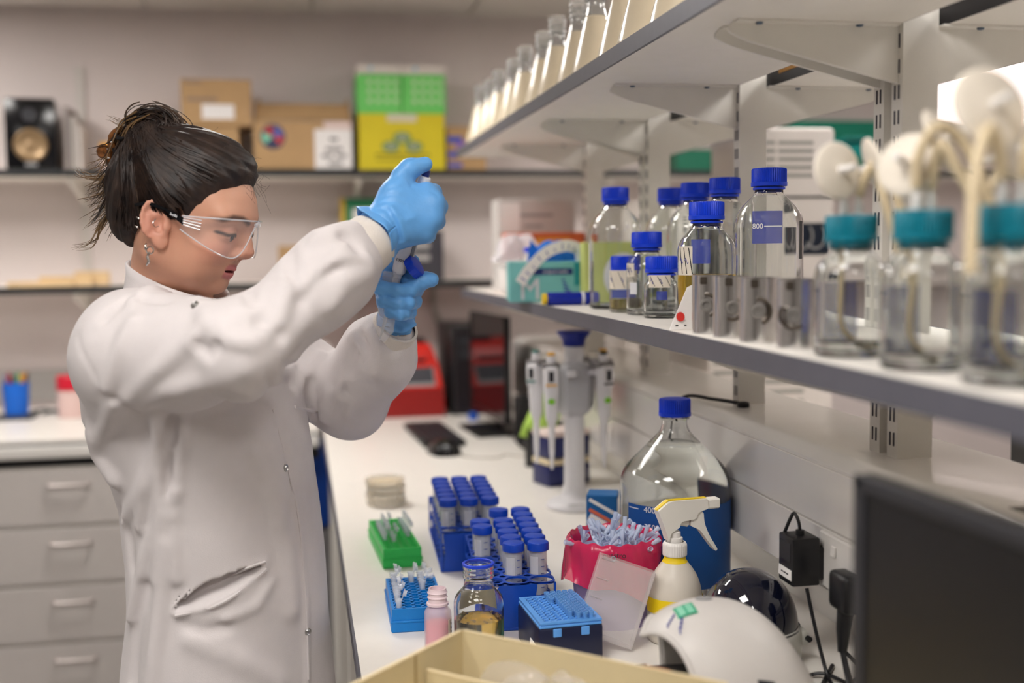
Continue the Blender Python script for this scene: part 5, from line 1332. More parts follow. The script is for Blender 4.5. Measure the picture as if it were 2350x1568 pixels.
def coat_base(p):
    d = torso_sd(p)
    d = smin(d, cone(p, J_neck + A3([-.01, .0, -.055]), J_rsh, .046, .070), .05)
    d = smin(d, cone(p, J_neck + A3([.01, .02, -.055]), J_lsh, .046, .066), .05)
    mid = lerp(J_rsh, J_relb, .5) + A3([0, 0, -.012])
    ra = chain(p, [J_rsh + A3([0, 0, -.015]), lerp(J_rsh, mid, .6)], [.080, .071], .03)
    r = chain(p, [lerp(J_rsh, mid, .6), mid, J_relb + A3([0, 0, -.004]), lerp(J_relb, J_rwr, .5) + A3([0, 0, -.002]), lerp(J_relb, J_rwr, .70), lerp(J_relb, J_rwr, .80)], [.071, .067, .055, .053, .051, .038], .03)
    d = smin(smin(d, ra, .045), r, .012)
    d = smin(d, cone(p, J_lsh, lerp(J_lsh, J_lelb, .4), .068, .062), .035)
    l = chain(p, [lerp(J_lsh, J_lelb, .2), lerp(J_lsh, J_lelb, .5), J_lelb, lerp(J_lelb, J_lwr, .5), lerp(J_lelb, J_lwr, .72), lerp(J_lelb, J_lwr, .84)], [.064, .060, .057, .054, .050, .034], .03)
    return smin(d, l, .010)
# folds: pixel polyline, height of the ridge (m, negative = crease), width (m)
FOLDS = [
 # right sleeve
 ([(300, 690), (345, 665), (420, 668)], .006, .012), ([(240, 730), (300, 680), (380, 690)], -.005, .009), ([(245, 890), (275, 800), (300, 740)], .006, .012), ([(300, 915), (360, 850), (445, 770)], .005, .014),
 ([(452, 690), (475, 740), (440, 790)], .005, .011), ([(470, 730), (510, 780), (560, 785)], .006, .011), ([(455, 790), (480, 812), (500, 790)], -.006, .010), ([(480, 700), (520, 760), (545, 788)], .004, .009),
 ([(560, 650), (600, 740), (640, 770)], -.006, .012), ([(665, 640), (640, 740), (580, 790)], .006, .014), ([(690, 690), (730, 640), (780, 610)], -.005, .009), ([(700, 670), (760, 600), (800, 560)], .004, .010),
 ([(560, 640), (566, 665), (575, 690)], -.009, .010), ([(665, 575), (668, 610), (672, 640)], -.008, .010), ([(735, 545), (770, 530), (810, 520)], .007, .016), ([(790, 545), (810, 556), (822, 575)], -.012, .010), ([(775, 600), (800, 590), (845, 600)], .008, .009), ([(760, 700), (790, 650), (850, 620)], .005, .014),
 ([(420, 905), (560, 850), (700, 740)], .004, .02), ([(330, 930), (380, 900), (450, 880)], .004, .014),
 # back and torso
 ([(225, 1010), (245, 970), (262, 930)], .007, .012), ([(215, 1000), (225, 1045), (262, 1100)], .010, .016), ([(318, 1210), (330, 1110), (355, 1030), (370, 960)], .006, .010), ([(280, 1200), (330, 1120), (390, 1030)], .006, .010), ([(360, 1330), (372, 1180), (362, 1060), (360, 950)], .007, .011),
 ([(300, 1420), (330, 1280), (400, 1130)], .006, .012), ([(275, 1180), (290, 1230), (300, 1300)], -.005, .012), ([(405, 1330), (395, 1200), (412, 1040), (418, 950)], .005, .010), ([(390, 1160), (385, 1060), (392, 960)], -.007, .012),
 ([(565, 900), (600, 1000), (645, 1130)], .004, .02), ([(530, 910), (590, 1050), (640, 1200)], .003, .014), ([(630, 1130), (660, 1250), (670, 1400)], .004, .02), ([(345, 1568), (365, 1400), (380, 1250)], .007, .014), ([(300, 1560), (310, 1440), (330, 1350)], -.005, .014),
 ([(615, 870), (640, 990), (672, 1120)], -.004, .008), ([(440, 1470), (560, 1520), (640, 1568)], .003, .02), ([(430, 1440), (470, 1450), (520, 1440)], -.003, .010), ([(520, 1420), (590, 1390), (620, 1340)], .003, .010),
 # left sleeve
 ([(700, 800), (660, 840), (668, 880)], -.006, .010), ([(735, 815), (700, 860), (680, 905)], .006, .010), ([(790, 900), (800, 860), (812, 800)], -.007, .009), ([(740, 960), (770, 930), (795, 870)], .008, .011), ([(808, 770), (830, 800), (850, 850)], .006, .010), ([(828, 770), (838, 800), (834, 830)], -.008, .008),
 ([(756, 900), (742, 930), (760, 945)], .008, .008), ([(800, 950), (805, 925), (780, 905)], .006, .009), ([(880, 770), (900, 800), (925, 790)], -.005, .010), ([(850, 760), (875, 800), (860, 860)], .004, .012), ([(720, 880), (715, 940), (730, 970)], -.006, .012)]
FOLD3 = []
for pts, amp, w in FOLDS:
    q = [march(coat_base, *p) for p in pts]; q = [x for x in q if x is not None]
    if len(q) > 1: FOLD3.append((q, amp * 1.9, w * .78))
pocket_lo = [march(coat_base, *p) for p in ((402, 1408), (470, 1392), (530, 1362), (605, 1302))]
pocket_hi = [march(coat_base, *p) for p in ((398, 1396), (470, 1338), (530, 1312), (606, 1292))]
open_line = [march(coat_base, *p) for p in ((596, 868), (622, 930), (652, 1040), (682, 1170), (694, 1270), (703, 1400), (708, 1567))]
arm_hole = [march(coat_base, *p) for p in ((178, 770), (200, 830), (255, 910), (312, 946))]
def coat_sd(p):
    d = coat_base(p)
    n = np.abs(d) < .03
    if n.any():
        q = p[n]; e = np.zeros(len(q), np.float32)
        for pts, amp, w in FOLD3: e += amp * np.exp(-(seg_dist(q, pts) / w) ** 2)
        # slow billowing of loose cotton
        e += .0022 * np.sin(q[:, 0] * 31 + q[:, 2] * 17) * np.sin(q[:, 1] * 23 - q[:, 2] * 11 + 1.3)
        # pocket mouth: pushed in between its two lips, lower lip stands off
        dl, dh = seg_dist(q, pocket_lo), seg_dist(q, pocket_hi)
        o_ = A3(pocket_lo[0]); sa = (A3(pocket_lo[-1]) - o_); sl = np.linalg.norm(sa); sa = sa / sl
        ta = A3(pocket_hi[1]) - o_; ta = ta - sa * (ta @ sa); ta = ta / np.linalg.norm(ta)
        S_, T_ = (q - o_) @ sa, (q - o_) @ ta
        ls = [((A3(k) - o_) @ sa, (A3(k) - o_) @ ta) for k in pocket_lo]; hs = [((A3(k) - o_) @ sa, (A3(k) - o_) @ ta) for k in pocket_hi]
        lt = np.interp(S_, [a for a, b in ls], [b for a, b in ls]); ht = np.interp(S_, [a for a, b in hs], [b for a, b in hs])
        ins_ = np.minimum(T_ - lt, ht - T_) * (S_ > 0) * (S_ < sl)
        frontal = (dl < .08)
        e -= .017 * np.clip(ins_ / .0045, 0, 1) * frontal
        e += .006 * np.exp(-(dl / .006) ** 2) + .0025 * np.exp(-(dh / .005) ** 2)
        # front edge of the coat laps over the other side
        e += .004 * np.exp(-(seg_dist(q, open_line) / .006) ** 2)
        e -= .0022 * np.exp(-(seg_dist(q, arm_hole) / .004) ** 2)
        d = d.copy(); d[n] -= e
    # neck opening
    d = smax(d, -cone(p, J_neck + A3([.012, -.008, -.05]), J_neck + A3([.02, -.01, .16]), .052, .075), .012)
    return d
cv, cf = polymesh(coat_sd, (-.44, 1.33, .49), (.27, 2.06, 1.52), .0046)
cv = relax(cv, cf, 1, .4)
M_coat = mat('white_cotton', (220, 213, 213), .85, var=.012, vscale=60, bump=.25, bscale=900, sheen=.2)
coat = link('lab_coat', np_mesh('lab_coat', cv, cf), M_coat, PERSON)
# ------------------------------------------------------------------ head and neck
HC = at(412, 520, 1.70)
HY, HP = math.radians(-20), math.radians(13)
_F = Vector((math.cos(HY) * math.cos(HP), math.sin(HY) * math.cos(HP), -math.sin(HP)))
_L = Vector((-math.sin(HY), math.cos(HY), 0)); _U = _F.cross(_L)
HM = np.array([_F, _L, _U], dtype=np.float64)          # rows: head axes in world
def to_head(p): return (p - HC) @ HM.T
def to_world(q): return np.asarray(q) @ HM + HC
neck_l = to_head(J_neck[None])[0]
EAR_T = math.radians(14)
EM = np.array([[math.cos(EAR_T), 0, math.sin(EAR_T)], [0, 1, 0], [-math.sin(EAR_T), 0, math.cos(EAR_T)]])
def ear_sd(p, sy):
    c = A3([.002, sy * .0745, .002], dtype=np.float32)
    q = (p - c) @ EM.T.astype(np.float32)
    q = q.copy(); q[:, 1] *= -sy                 # +y inwards after this
    # lean outwards towards the back
    q[:, 1] += q[:, 0] * .45 * -1
    d = ell(q, (0, 0, .004), (.0165, .0055, .028))
    d = smin(d, ell(q, (.004, -.0005, -.024), (.0085, .0048, .011)), .008)
    ring = []
    for k in range(13):
        a = math.radians(-50 + 285 * k / 12); ring.append((.0145 * math.cos(a), -.005, .005 + .0265 * math.sin(a)))
    d = smin(d, chain(q, ring, [.0022] + [.0034] * 11 + [.002], .002), .004)
    d = smax(d, -ell(q, (.0035, -.0065, .000), (.0085, .0075, .0115)), .003)
    d = smax(d, -ell(q, (-.0025, -.0075, .0185), (.0075, .0048, .0065)), .003)
    d = smin(d, cone(q, (-.008, -.005, -.006), (-.006, -.0045, .013), .0024, .002), .004)
    d = smin(d, ell(q, (.0125, -.004, -.003), (.004, .004, .006)), .004)
    return d
def face_warp(p):
    p = np.array(p)
    p[:, 2] = np.where(p[:, 2] < 0, p[:, 2] * 1.11, p[:, 2])
    p[:, 0] += .0125 * np.clip((.0 - p[:, 2]) / .045, 0, 1) * np.clip((p[:, 0] - .02) / .05, 0, 1)
    return p
def head_sd_local(p):
    p0 = p; p = face_warp(p)
    d = ell(p, (.0, 0, .046), (.094, .074, .082))
    d = smin(d, ell(p, (.038, 0, -.012), (.058, .058, .074)), .03)
    d = smin(d, ell(p, (.055, 0, .040), (.048, .060, .046)), .02)
    for s in (-1, 1):
        d = smin(d, cone(p, (.0, s * .050, -.040), (.070, s * .012, -.074), .020, .0145), .02)
        d = smin(d, ell(p, (.064, s * .034, -.026), (.030, .026, .028)), .02)
        d = smin(d, ell(p, (.060, s * .026, -.052), (.030, .026, .026)), .02)
        d = smin(d, cone(p, (.094, s * .010, .030), (.082, s * .046, .030), .010, .010), .016)
    d = smin(d, ell(p, (.078, 0, -.044), (.0235, .026, .028)), .016)
    d = smin(d, ell(p, (.079, 0, -.077), (.0175, .019, .0155)), .014)
    # eye sockets
    for s in (-1, 1):
        d = smax(d, -ell(p, (.110, s * .031, .008), (.018, .021, .012)), .014)
    # nose
    nose = cone(p, (.096, 0, .018), (.1095, 0, -.016), .0075, .0092)
    nose = smin(nose, ell(p, (.1105, 0, -.0190), (.0100, .0100, .0090)), .008)
    for s in (-1, 1): nose = smin(nose, ell(p, (.1020, s * .0120, -.0235), (.0100, .0066, .0072)), .006)
    d = smin(d, nose, .010)
    for s in (-1, 1): d = smax(d, -ell(p, (.1060, s * .0060, -.0305), (.005, .0032, .004)), .003)
    # lids
    for s in (-1, 1):
        d = smin(d, ell(p, (.0838, s * .0315, .0085), (.0142, .0165, .0135)), .006)
        d = smax(d, -ell(p, (.0995, s * .0315, .0038), (.0070, .0105, .0036)), .002)
    # lips
    up = chain(p, [(.0820, -.0240, -.0505), (.0985, -.011, -.0465), (.1035, 0, -.0472), (.0985, .011, -.0465), (.0820, .0240, -.0505)], [.0017, .0032, .0036, .0032, .0017], .006)
    lo = chain(p, [(.0815, -.0235, -.0515), (.0950, -.011, -.0560), (.0990, 0, -.0572), (.0950, .011, -.0560), (.0815, .0235, -.0515)], [.0017, .0037, .0044, .0037, .0017], .006)
    d = smin(d, up, .005); d = smin(d, lo, .005)
    d = smax(d, -ell(p, (.0985, 0, -.0515), (.014, .0165, .0018)), .002)
    # neck
    p = p0
    d = smin(d, chain(p, [(-.002, 0, -.035), (-.010 + neck_l[0] * .45, neck_l[1] * .5, neck_l[2] * .55), tuple(neck_l + A3([-.004, 0, -.02])), tuple(neck_l + A3([-.02, 0, -.09]))], [.052, .046, .052, .075], .03), .03)
    d = smin(d, cone(p, (.012, 0, -.062), (neck_l[0] + .02, neck_l[1], neck_l[2] + .01), .022, .026), .03)
    for s in (-1, 1): d = smin(d, ear_sd(p0, s), .003)
    return d
def head_sd(p): return head_sd_local(to_head(p.astype(np.float64)).astype(np.float32))
hv, hf = polymesh(head_sd_local, (-.15, -.13, -.29), (.15, .13, .145), .0021)
hv = relax(hv, hf, 1, .35)
hv0 = hv; hv = face_warp(hv)
# skin colouring: lips, darker mouth line, brows, lashes, darker lid band, cheeks
hc = np.tile(A3(srgb(206, 154, 128)[:3]), (len(hv), 1))
def blend(col, w):
    global hc
    w = np.clip(w, 0, 1)[:, None]; hc = hc * (1 - w) + A3(srgb(*col)[:3]) * w
g = lambda c, r: np.exp(-(((hv - A3(c)) / A3(r)) ** 2).sum(1))
for s in (-1, 1):
    blend((218, 146, 126), .55 * g((.085, s * .042, -.020), (.03, .028, .022)))
    blend((206, 132, 118), .5 * g((-.002, s * .085, .0), (.03, .02, .04)))
blend((206, 140, 124), .45 * g((.115, 0, -.02), (.014, .014, .012)))
lw = np.minimum(chain(hv.astype(np.float32), [(.0820, -.0240, -.0505), (.0985, -.011, -.0465), (.1035, 0, -.0472), (.0985, .011, -.0465), (.0820, .0240, -.0505)], [.0024, .0048, .0052, .0048, .0024], .006),
                chain(hv.astype(np.float32), [(.0815, -.0235, -.0515), (.0950, -.011, -.0560), (.0990, 0, -.0572), (.0950, .011, -.0560), (.0815, .0235, -.0515)], [.0026, .0056, .0064, .0056, .0026], .006))
blend((186, 104, 108), .85 * np.clip(1 - lw / .0016, 0, 1))
blend((120, 50, 54), .8 * np.clip(1 - np.abs(hv[:, 2] + .0515) / .0016, 0, 1) * (np.abs(hv[:, 1]) < .017) * (hv[:, 0] > .089))
for s in (-1, 1):
    fl_ = hv.astype(np.float32).copy(); fl_[:, 0] = np.where(fl_[:, 0] > .05, 0, 1)
    bd = seg_dist(fl_, [(0, s * .012, .026), (0, s * .028, .0325), (0, s * .044, .0325), (0, s * .056, .027)])
    blend((58, 40, 34), .9 * np.clip(1.3 - bd / .0042, 0, 1))
    ld = seg_dist(fl_, [(0, s * .020, .0062), (0, s * .032, .0082), (0, s * .044, .0066), (0, s * .050, .0085)])
    blend((30, 22, 24), .97 * np.clip(1.5 - ld / .0024, 0, 1))
    blend((170, 112, 96), .5 * np.clip(1.2 - seg_dist(fl_, [(0, s * .020, .013), (0, s * .033, .016), (0, s * .047, .013)]) / .004, 0, 1))
    ld = seg_dist(hv.astype(np.float32), [(.094, s * .021, .002), (.0965, s * .032, -.0002), (.090, s * .043, .002)])
    blend((92, 62, 56), .5 * np.clip(1.2 - ld / .0016, 0, 1))
m = bpy.data.materials.new('skin'); m.use_nodes = True; nt = m.node_tree; b_ = nt.nodes['Principled BSDF']
at_ = nt.nodes.new('ShaderNodeVertexColor'); at_.layer_name = 'skin_tone'
nz = nt.nodes.new('ShaderNodeTexNoise'); nz.inputs['Scale'].default_value = 90; nz.inputs['Detail'].default_value = 5
mx = nt.nodes.new('ShaderNodeMixRGB'); mx.blend_type = 'MULTIPLY'; mx.inputs['Fac'].default_value = .18
cr_ = nt.nodes.new('ShaderNodeValToRGB'); cr_.color_ramp.elements[0].color = (.75, .65, .62, 1); cr_.color_ramp.elements[1].color = (1, 1, 1, 1)
nt.links.new(nz.outputs['Fac'], cr_.inputs['Fac']); nt.links.new(at_.outputs['Color'], mx.inputs['Color1']); nt.links.new(cr_.outputs['Color'], mx.inputs['Color2'])
nt.links.new(mx.outputs['Color'], b_.inputs['Base Color'])
bp_ = nt.nodes.new('ShaderNodeBump'); bp_.inputs['Strength'].default_value = .12; bp_.inputs['Distance'].default_value = .001
n3 = nt.nodes.new('ShaderNodeTexNoise'); n3.inputs['Scale'].default_value = 700; nt.links.new(n3.outputs['Fac'], bp_.inputs['Height']); nt.links.new(bp_.outputs['Normal'], b_.inputs['Normal'])
b_.inputs['Roughness'].default_value = .48; b_.inputs['Subsurface Weight'].default_value = .12; b_.inputs['Subsurface Radius'].default_value = (.010, .004, .002); b_.inputs['Subsurface Scale'].default_value = .5
M_skin = m
me = np_mesh('body', hv0, hf); vcol(me, 'skin_tone', hc[KEEP['body']] if 'body' in KEEP else hc)
HEADM = Matrix(((_F.x, _L.x, _U.x, HC[0]), (_F.y, _L.y, _U.y, HC[1]), (_F.z, _L.z, _U.z, HC[2]), (0, 0, 0, 1)))
head = link('body', me, M_skin, PERSON); head.matrix_world = HEADM
def on_head(o):
    """sub-part laid out in head axes"""
    o.parent = head; o.matrix_parent_inverse = Matrix.Identity(4); return o
for s in (-1, 1):
    e = MB()
    e.lathe([(0, -.0116)] + [(.0116 * math.cos(a), .0116 * math.sin(a)) for a in [(-1.4 + 2.8 * k / 12) for k in range(13)]] + [(0, .0116)], 24, (0, 0, 0), RY(PI / 2 + .42) )
    o = on_head(e.build('eyeball', mat('eye_white', (176, 164, 160), .3), None, (.0845, s * .0315, .006)))
    ir = MB().lathe([(0, .0119), (.003, .0117), (.0074, .0094), (.0076, .0086)], 24, (0, 0, 0), RY(PI / 2 + .42)).build('iris', mat('iris_brown', (44, 32, 30), .25), None, (.0845, s * .0315, .006)); on_head(ir)

# ------------------------------------------------------------------ hair
hair_poly = A3([(.128, .118), (.110, .094), (.094, .079), (.076, .060), (.057, .034), (.047, .008), (.036, -.010), (.024, .002), (.022, .030), (.010, .038), (-.010, .038), (-.024, .026), (-.028, -.010), (-.032, -.040), (-.052, -.062), (-.085, -.085), (-.15, -.10), (-.15, .20), (.13, .20)])
def poly_sd(x, z, P):
    d = np.full(len(x), 1e9); s = np.ones(len(x)); n = len(P)
    for i in range(n):
        a = P[i]; b = P[i - 1]; ex, ez = b[0] - a[0], b[1] - a[1]; wx, wz = x - a[0], z - a[1]
        t = np.clip((wx * ex + wz * ez) / (ex * ex + ez * ez), 0, 1)
        bx, bz = wx - ex * t, wz - ez * t; d = np.minimum(d, bx * bx + bz * bz)
        c1 = z >= a[1]; c2 = z < b[1]; c3 = ex * wz > ez * wx
        fl = (c1 & c2 & c3) | (~c1 & ~c2 & ~c3); s = np.where(fl, -s, s)
    return s * np.sqrt(d)
BUN = A3([-.058, 0, .128])
def cap_only(p):
    d = ell(p, (-.004, 0, .052), (.103, .083, .090))
    d = smin(d, ell(p, (.030, 0, .068), (.072, .072, .066)), .03)
    d = smin(d, ell(p, (-.060, 0, .030), (.045, .060, .075)), .03)
    d = smin(d, cone(p, (-.045, 0, .09), tuple(BUN - A3([-.0, 0, .02])), .05, .03), .04)
    return d
def hair_sd(p):
    d = cap_only(p)
    # combed grooves that run towards the bun
    q = p - A3(BUN, dtype=np.float32); r = np.sqrt((q ** 2).sum(1))
    ang = np.arctan2(q[:, 0] + .02, -q[:, 2] + np.abs(q[:, 1]) * .15); lat = np.arctan2(q[:, 1], np.sqrt(q[:, 0] ** 2 + q[:, 2] ** 2))
    d = d + .0011 * np.sin(ang * 46 + np.sin(r * 40) * 1.6 + lat * 4) + .0008 * np.sin(ang * 83 + lat * 9 + r * 30) + .0016 * np.sin(ang * 15 + lat * 6)
    m_ = poly_sd(p[:, 0].astype(np.float64), p[:, 2].astype(np.float64), hair_poly).astype(np.float32)
    d = smax(d, m_, .030)
    return d
M_hair = bpy.data.materials.new('dark_brown_hair'); M_hair.use_nodes = True; nt = M_hair.node_tree; b_ = nt.nodes['Principled BSDF']
tc = nt.nodes.new('ShaderNodeTexCoord'); nz = nt.nodes.new('ShaderNodeTexNoise'); nz.inputs['Scale'].default_value = 60; nz.inputs['Detail'].default_value = 4
nt.links.new(tc.outputs['Object'], nz.inputs['Vector']); cr_ = nt.nodes.new('ShaderNodeValToRGB')
cr_.color_ramp.elements[0].position = .35; cr_.color_ramp.elements[0].color = srgb(28, 21, 20); cr_.color_ramp.elements[1].position = .75; cr_.color_ramp.elements[1].color = srgb(58, 43, 36)
nt.links.new(nz.outputs['Fac'], cr_.inputs['Fac']); nt.links.new(cr_.outputs['Color'], b_.inputs['Base Color']); b_.inputs['Roughness'].default_value = .5
b_.inputs['Specular IOR Level'].default_value = .35; b_.inputs['Anisotropic'].default_value = .5
M_hairl = mat('light_brown_hair', (64, 47, 35), .5, var=.25, vscale=120)
M_hairt = mat('golden_hair_tips', (106, 80, 50), .45, var=.25, vscale=120)
pv, pf = polymesh(hair_sd, (-.16, -.11, -.11), (.125, .11, .19), .0026)
pv = relax(pv, pf, 1, .3)
hair = on_head(link('hair', np_mesh('hair', pv, pf), M_hair))
rh = random.Random(12)
def surf(p, off):
    """pull points onto the scalp hair surface (arrays)"""
    p = A3(p, dtype=np.float64)
    for _ in range(6):
        d = cap_only(p.astype(np.float32)).astype(np.float64) - off
        e = 1e-3; g_ = np.stack([(cap_only((p + A3(v_) * e).astype(np.float32)).astype(np.float64) - cap_only((p - A3(v_) * e).astype(np.float32))) / (2 * e) for v_ in ((1, 0, 0), (0, 1, 0), (0, 0, 1))], 1)
        p = p - g_ * (d / np.maximum((g_ ** 2).sum(1), .2))[:, None]
    return p
# combed strands lying on the scalp hair, hairline to bun
strands = MB(); strands_l = MB()
hl = [(.106, .094), (.091, .080), (.073, .061), (.054, .034), (.044, .009), (.033, -.008), (.022, .030), (.0, .038), (-.018, .033), (-.027, .0), (-.031, -.040), (-.055, -.068)]
NS = 760; nP = 9; ALL = []; OFF = []; WID = []; LT = []
for k in range(NS):
    u = (k + rh.random()) / NS * (len(hl) - 1); i = min(int(u), len(hl) - 2); t = u - i
    x = hl[i][0] * (1 - t) + hl[i + 1][0] * t; z = hl[i][1] * (1 - t) + hl[i + 1][1] * t
    side = -1 if rh.random() < .88 else 1
    edge = rh.random() < .5
    x += rh.uniform(-.008, .004) if edge else rh.uniform(-.04, .0); z += rh.uniform(-.004, .005) if edge else rh.uniform(0, .04)
    a = A3([x, side * .09, z]); bnd = BUN + A3([rh.uniform(-.012, .018), side * rh.uniform(0, .02), rh.uniform(-.035, -.015)])
    ctrl = A3([-.02 + x * .3, side * .10, (z + .13) * .5 - .012])
    off = rh.uniform(.0006, .0026)
    for q in range(nP):
        t = q / (nP - 1); ALL.append(a * (1 - t) ** 2 + ctrl * 2 * t * (1 - t) + bnd * t * t); OFF.append(off * min(1, .3 + 3 * t) - (.006 * max(0, 1 - t / .22) if edge else 0))
    WID.append(rh.uniform(.0004, .0009) if edge else rh.uniform(.0005, .0011)); LT.append(rh.random() < .06)
ALL = surf(ALL, A3(OFF)).reshape(NS, nP, 3)
for k in range(NS):
    w = WID[k]; (strands_l if LT[k] else strands).tube([tuple(p_) for p_ in ALL[k]], [w * .35] + [w] * (nP - 2) + [w * .6], 3, cap=False)
for o_ in (on_head(strands.build('hair_strands', M_hair)), on_head(strands_l.build('hair_strands', M_hairl))): o_['kind'] = 'stuff'
# bun: twisted loops
def lock(mb, pts, r, n=7): mb.tube(smooth_path(pts, 6), r, n)
bun = MB(); bunl = MB()
for k in range(340):
    ph0 = rh.uniform(0, 6.28); R0 = rh.uniform(.012, .034); tilt = rh.uniform(-.5, .5); w = rh.uniform(.0006, .0015); c = BUN + A3([rh.uniform(-.010, .012), rh.uniform(-.016, .016), rh.uniform(-.012, .010)])
    pts = []
    for q in range(12):
        a = ph0 + 2.8 * q / 11; pts.append((c[0] + R0 * math.cos(a) * 1.1, c[1] + R0 * .8 * math.sin(tilt) * math.cos(a + 1) * (1 if k % 2 else -1) - (.012 if k % 3 == 0 else 0), c[2] + R0 * math.sin(a) * .85))
    (bunl if k % 3 else bun).tube(pts, [w * .5] + [w] * 10 + [w * .5], 5)
core = MB(); core.lathe([(0, -.02)] + [(.020 * math.cos(a), .020 * math.sin(a)) for a in [(-1.4 + 2.8 * k / 10) for k in range(11)]] + [(0, .02)], 20, tuple(BUN)); on_head(core.build('bun_core', M_hair))
for o_ in (on_head(bun.build('bun_strands', M_hair)), on_head(bunl.build('bun_strands', M_hairl))): o_['kind'] = 'stuff'
# twist and loose ends behind the head
tail = MB(); taill = MB()
for k in range(280):
    x0 = -.082 + rh.uniform(-.012, .01); z0 = .085 + rh.uniform(-.03, .045); y0 = rh.uniform(-.028, .02)
    ln = rh.uniform(.05, .11); out = rh.uniform(.004, .05)
    pts = [(x0 + .012, y0, z0 + .02), (x0 - .008, y0 - .004, z0), (x0 - .012 - out * .3, y0 + rh.uniform(-.008, .008), z0 - ln * .5), (x0 - .012 - out, y0 + rh.uniform(-.015, .015), z0 - ln + out * .35)]
    w = rh.uniform(.0006, .0017)
    mb_ = taill if rh.random() < .6 else tail
    P_s = smooth_path(pts, 5); mb_.tube(P_s, [w * (1 - .85 * (i / (len(P_s) - 1)) ** 2) for i in range(len(P_s))], 5)
for (pts, w) in (([(-.092, -.01, .06), (-.12, -.012, .046), (-.15, -.014, .044), (-.165, -.014, .048)], .002), ([(-.092, -.01, .02), (-.11, -.015, -.02), (-.12, -.014, -.05), (-.145, -.016, -.062)], .002), ([(-.080, -.005, .130), (-.10, -.008, .126), (-.132, -.01, .130)], .002)):
    for j in range(9):
        P_s = smooth_path([(a + rh.uniform(-.005, .005), b + rh.uniform(-.006, .006), c + rh.uniform(-.006, .006)) for a, b, c in pts], 5); taill.tube(P_s, [w * .6 * (1 - .9 * (i / (len(P_s) - 1))) for i in range(len(P_s))], 4)
for o_ in (on_head(tail.build('loose_hair', M_hair)), on_head(taill.build('loose_hair', M_hairt))): o_['kind'] = 'stuff'
# fly-away hairs around the hairline, crown and nape
fly = MB()
for k in range(50):
    if k < 34: a = rh.uniform(.2, 1.5); base = A3([.105 * math.cos(a), rh.uniform(-.05, .03), .052 + .09 * math.sin(a)])
    elif k < 50: base = A3([.092 + rh.uniform(-.01, .008), rh.uniform(-.03, .03), .092 + rh.uniform(-.012, .01)])
    else: base = A3([-.035 + rh.uniform(-.03, .01), -.055 + rh.uniform(-.01, .01), -.035 + rh.uniform(-.03, .01)])
    d1 = A3([rh.uniform(-.4, 1), rh.uniform(-.5, .5), rh.uniform(-.3, .8)]) if k < 34 else (A3([rh.uniform(.3, 1.2), rh.uniform(-.4, .4), rh.uniform(-1.4, .2)]) if k < 50 else A3([rh.uniform(-.8, .3), rh.uniform(-.5, .1), rh.uniform(-1.3, -.4)]))
    L_ = rh.uniform(.012, .034); pts = [base, base + d1 * L_ * .5, base + d1 * L_ * .8 + A3([rh.uniform(-.01, .01), 0, rh.uniform(-.014, .004)])]
    fly.tube(smooth_path(pts, 4), .00016, 3)
on_head(fly.build('flyaway_hair', M_hair))['kind'] = 'stuff'
# tortoiseshell claw clip
M_tort = mat('tortoiseshell', (96, 58, 28), .12, trans=.0, var=.9, vscale=140, coat=.6)
clip = on_head(MB().tube(smooth_path([(-.102, -.018, .122), (-.114, -.020, .104), (-.110, -.022, .088), (-.112, -.022, .074), (-.104, -.022, .062)], 5), [.004, .005, .005, .006, .006, .006, .005, .006, .006, .006, .006, .006, .006, .006, .005, .006, .006, .006, .005, .005, .003][:21], 10).build('claw_clip', M_tort))
on_head(MB().lathe([(0, -.003), (.008, -.0022), (.0105, 0), (.008, .0022), (0, .003)], 20, (-.124, -.020, .082), RX(PI / 2)).build('claw_clip', M_tort))
for k in range(3): on_head(MB().tube(smooth_path([(-.110, -.021, .110 - k * .02), (-.099, -.030, .105 - k * .02), (-.088, -.036, .107 - k * .02)], 4), [.0035, .0034, .0032, .003, .003, .0028, .0026, .002, .0012], 8).build('clip_tooth', M_black))

# ------------------------------------------------------------------ glasses and earrings
gl = bpy.data.objects.new('safety_glasses', None); COL.objects.link(gl); on_head(gl)
M_lens = mat('clear_lens', (244, 246, 250), .02, alpha=.05, coat=1.0)
def lens_pt(al, v, o=0.):
    x = .010 + (.104 + o) * math.cos(al) ** .8; y = (.079 + o) * math.sin(al) if al else 0
    s = abs(al) / 1.35
    top = .0315 - .010 * s ** 2; bot = -.025 + .050 * math.exp(-(al / .27) ** 2) + .026 * max(0, s - .38) ** 1.6 / .46
    return Vector((x, y, top + (bot - top) * v))
P = [[lens_pt(-1.38 + 2.76 * i / 44, j / 12) for i in range(45)] for j in range(13)]
ln_ = MB().grid(P).build('lens', M_lens, gl, sharp=80); md = ln_.modifiers.new('thickness', 'SOLIDIFY'); md.thickness = .002
M_lrim = mat('lens_rim', (226, 228, 234), .08, alpha=.45, coat=1.)
MB().tube([P[12][i] for i in range(45)], .0011, 6).build('lens_rim', M_lrim, gl); MB().tube([P[0][i] for i in range(45)], .0013, 6).build('lens_rim', M_lrim, gl)
MB().tube([lens_pt(-.1, .42, .001), lens_pt(0, .3, .002), lens_pt(.1, .42, .001)], .0022, 8).build('bridge', M_lrim, gl)
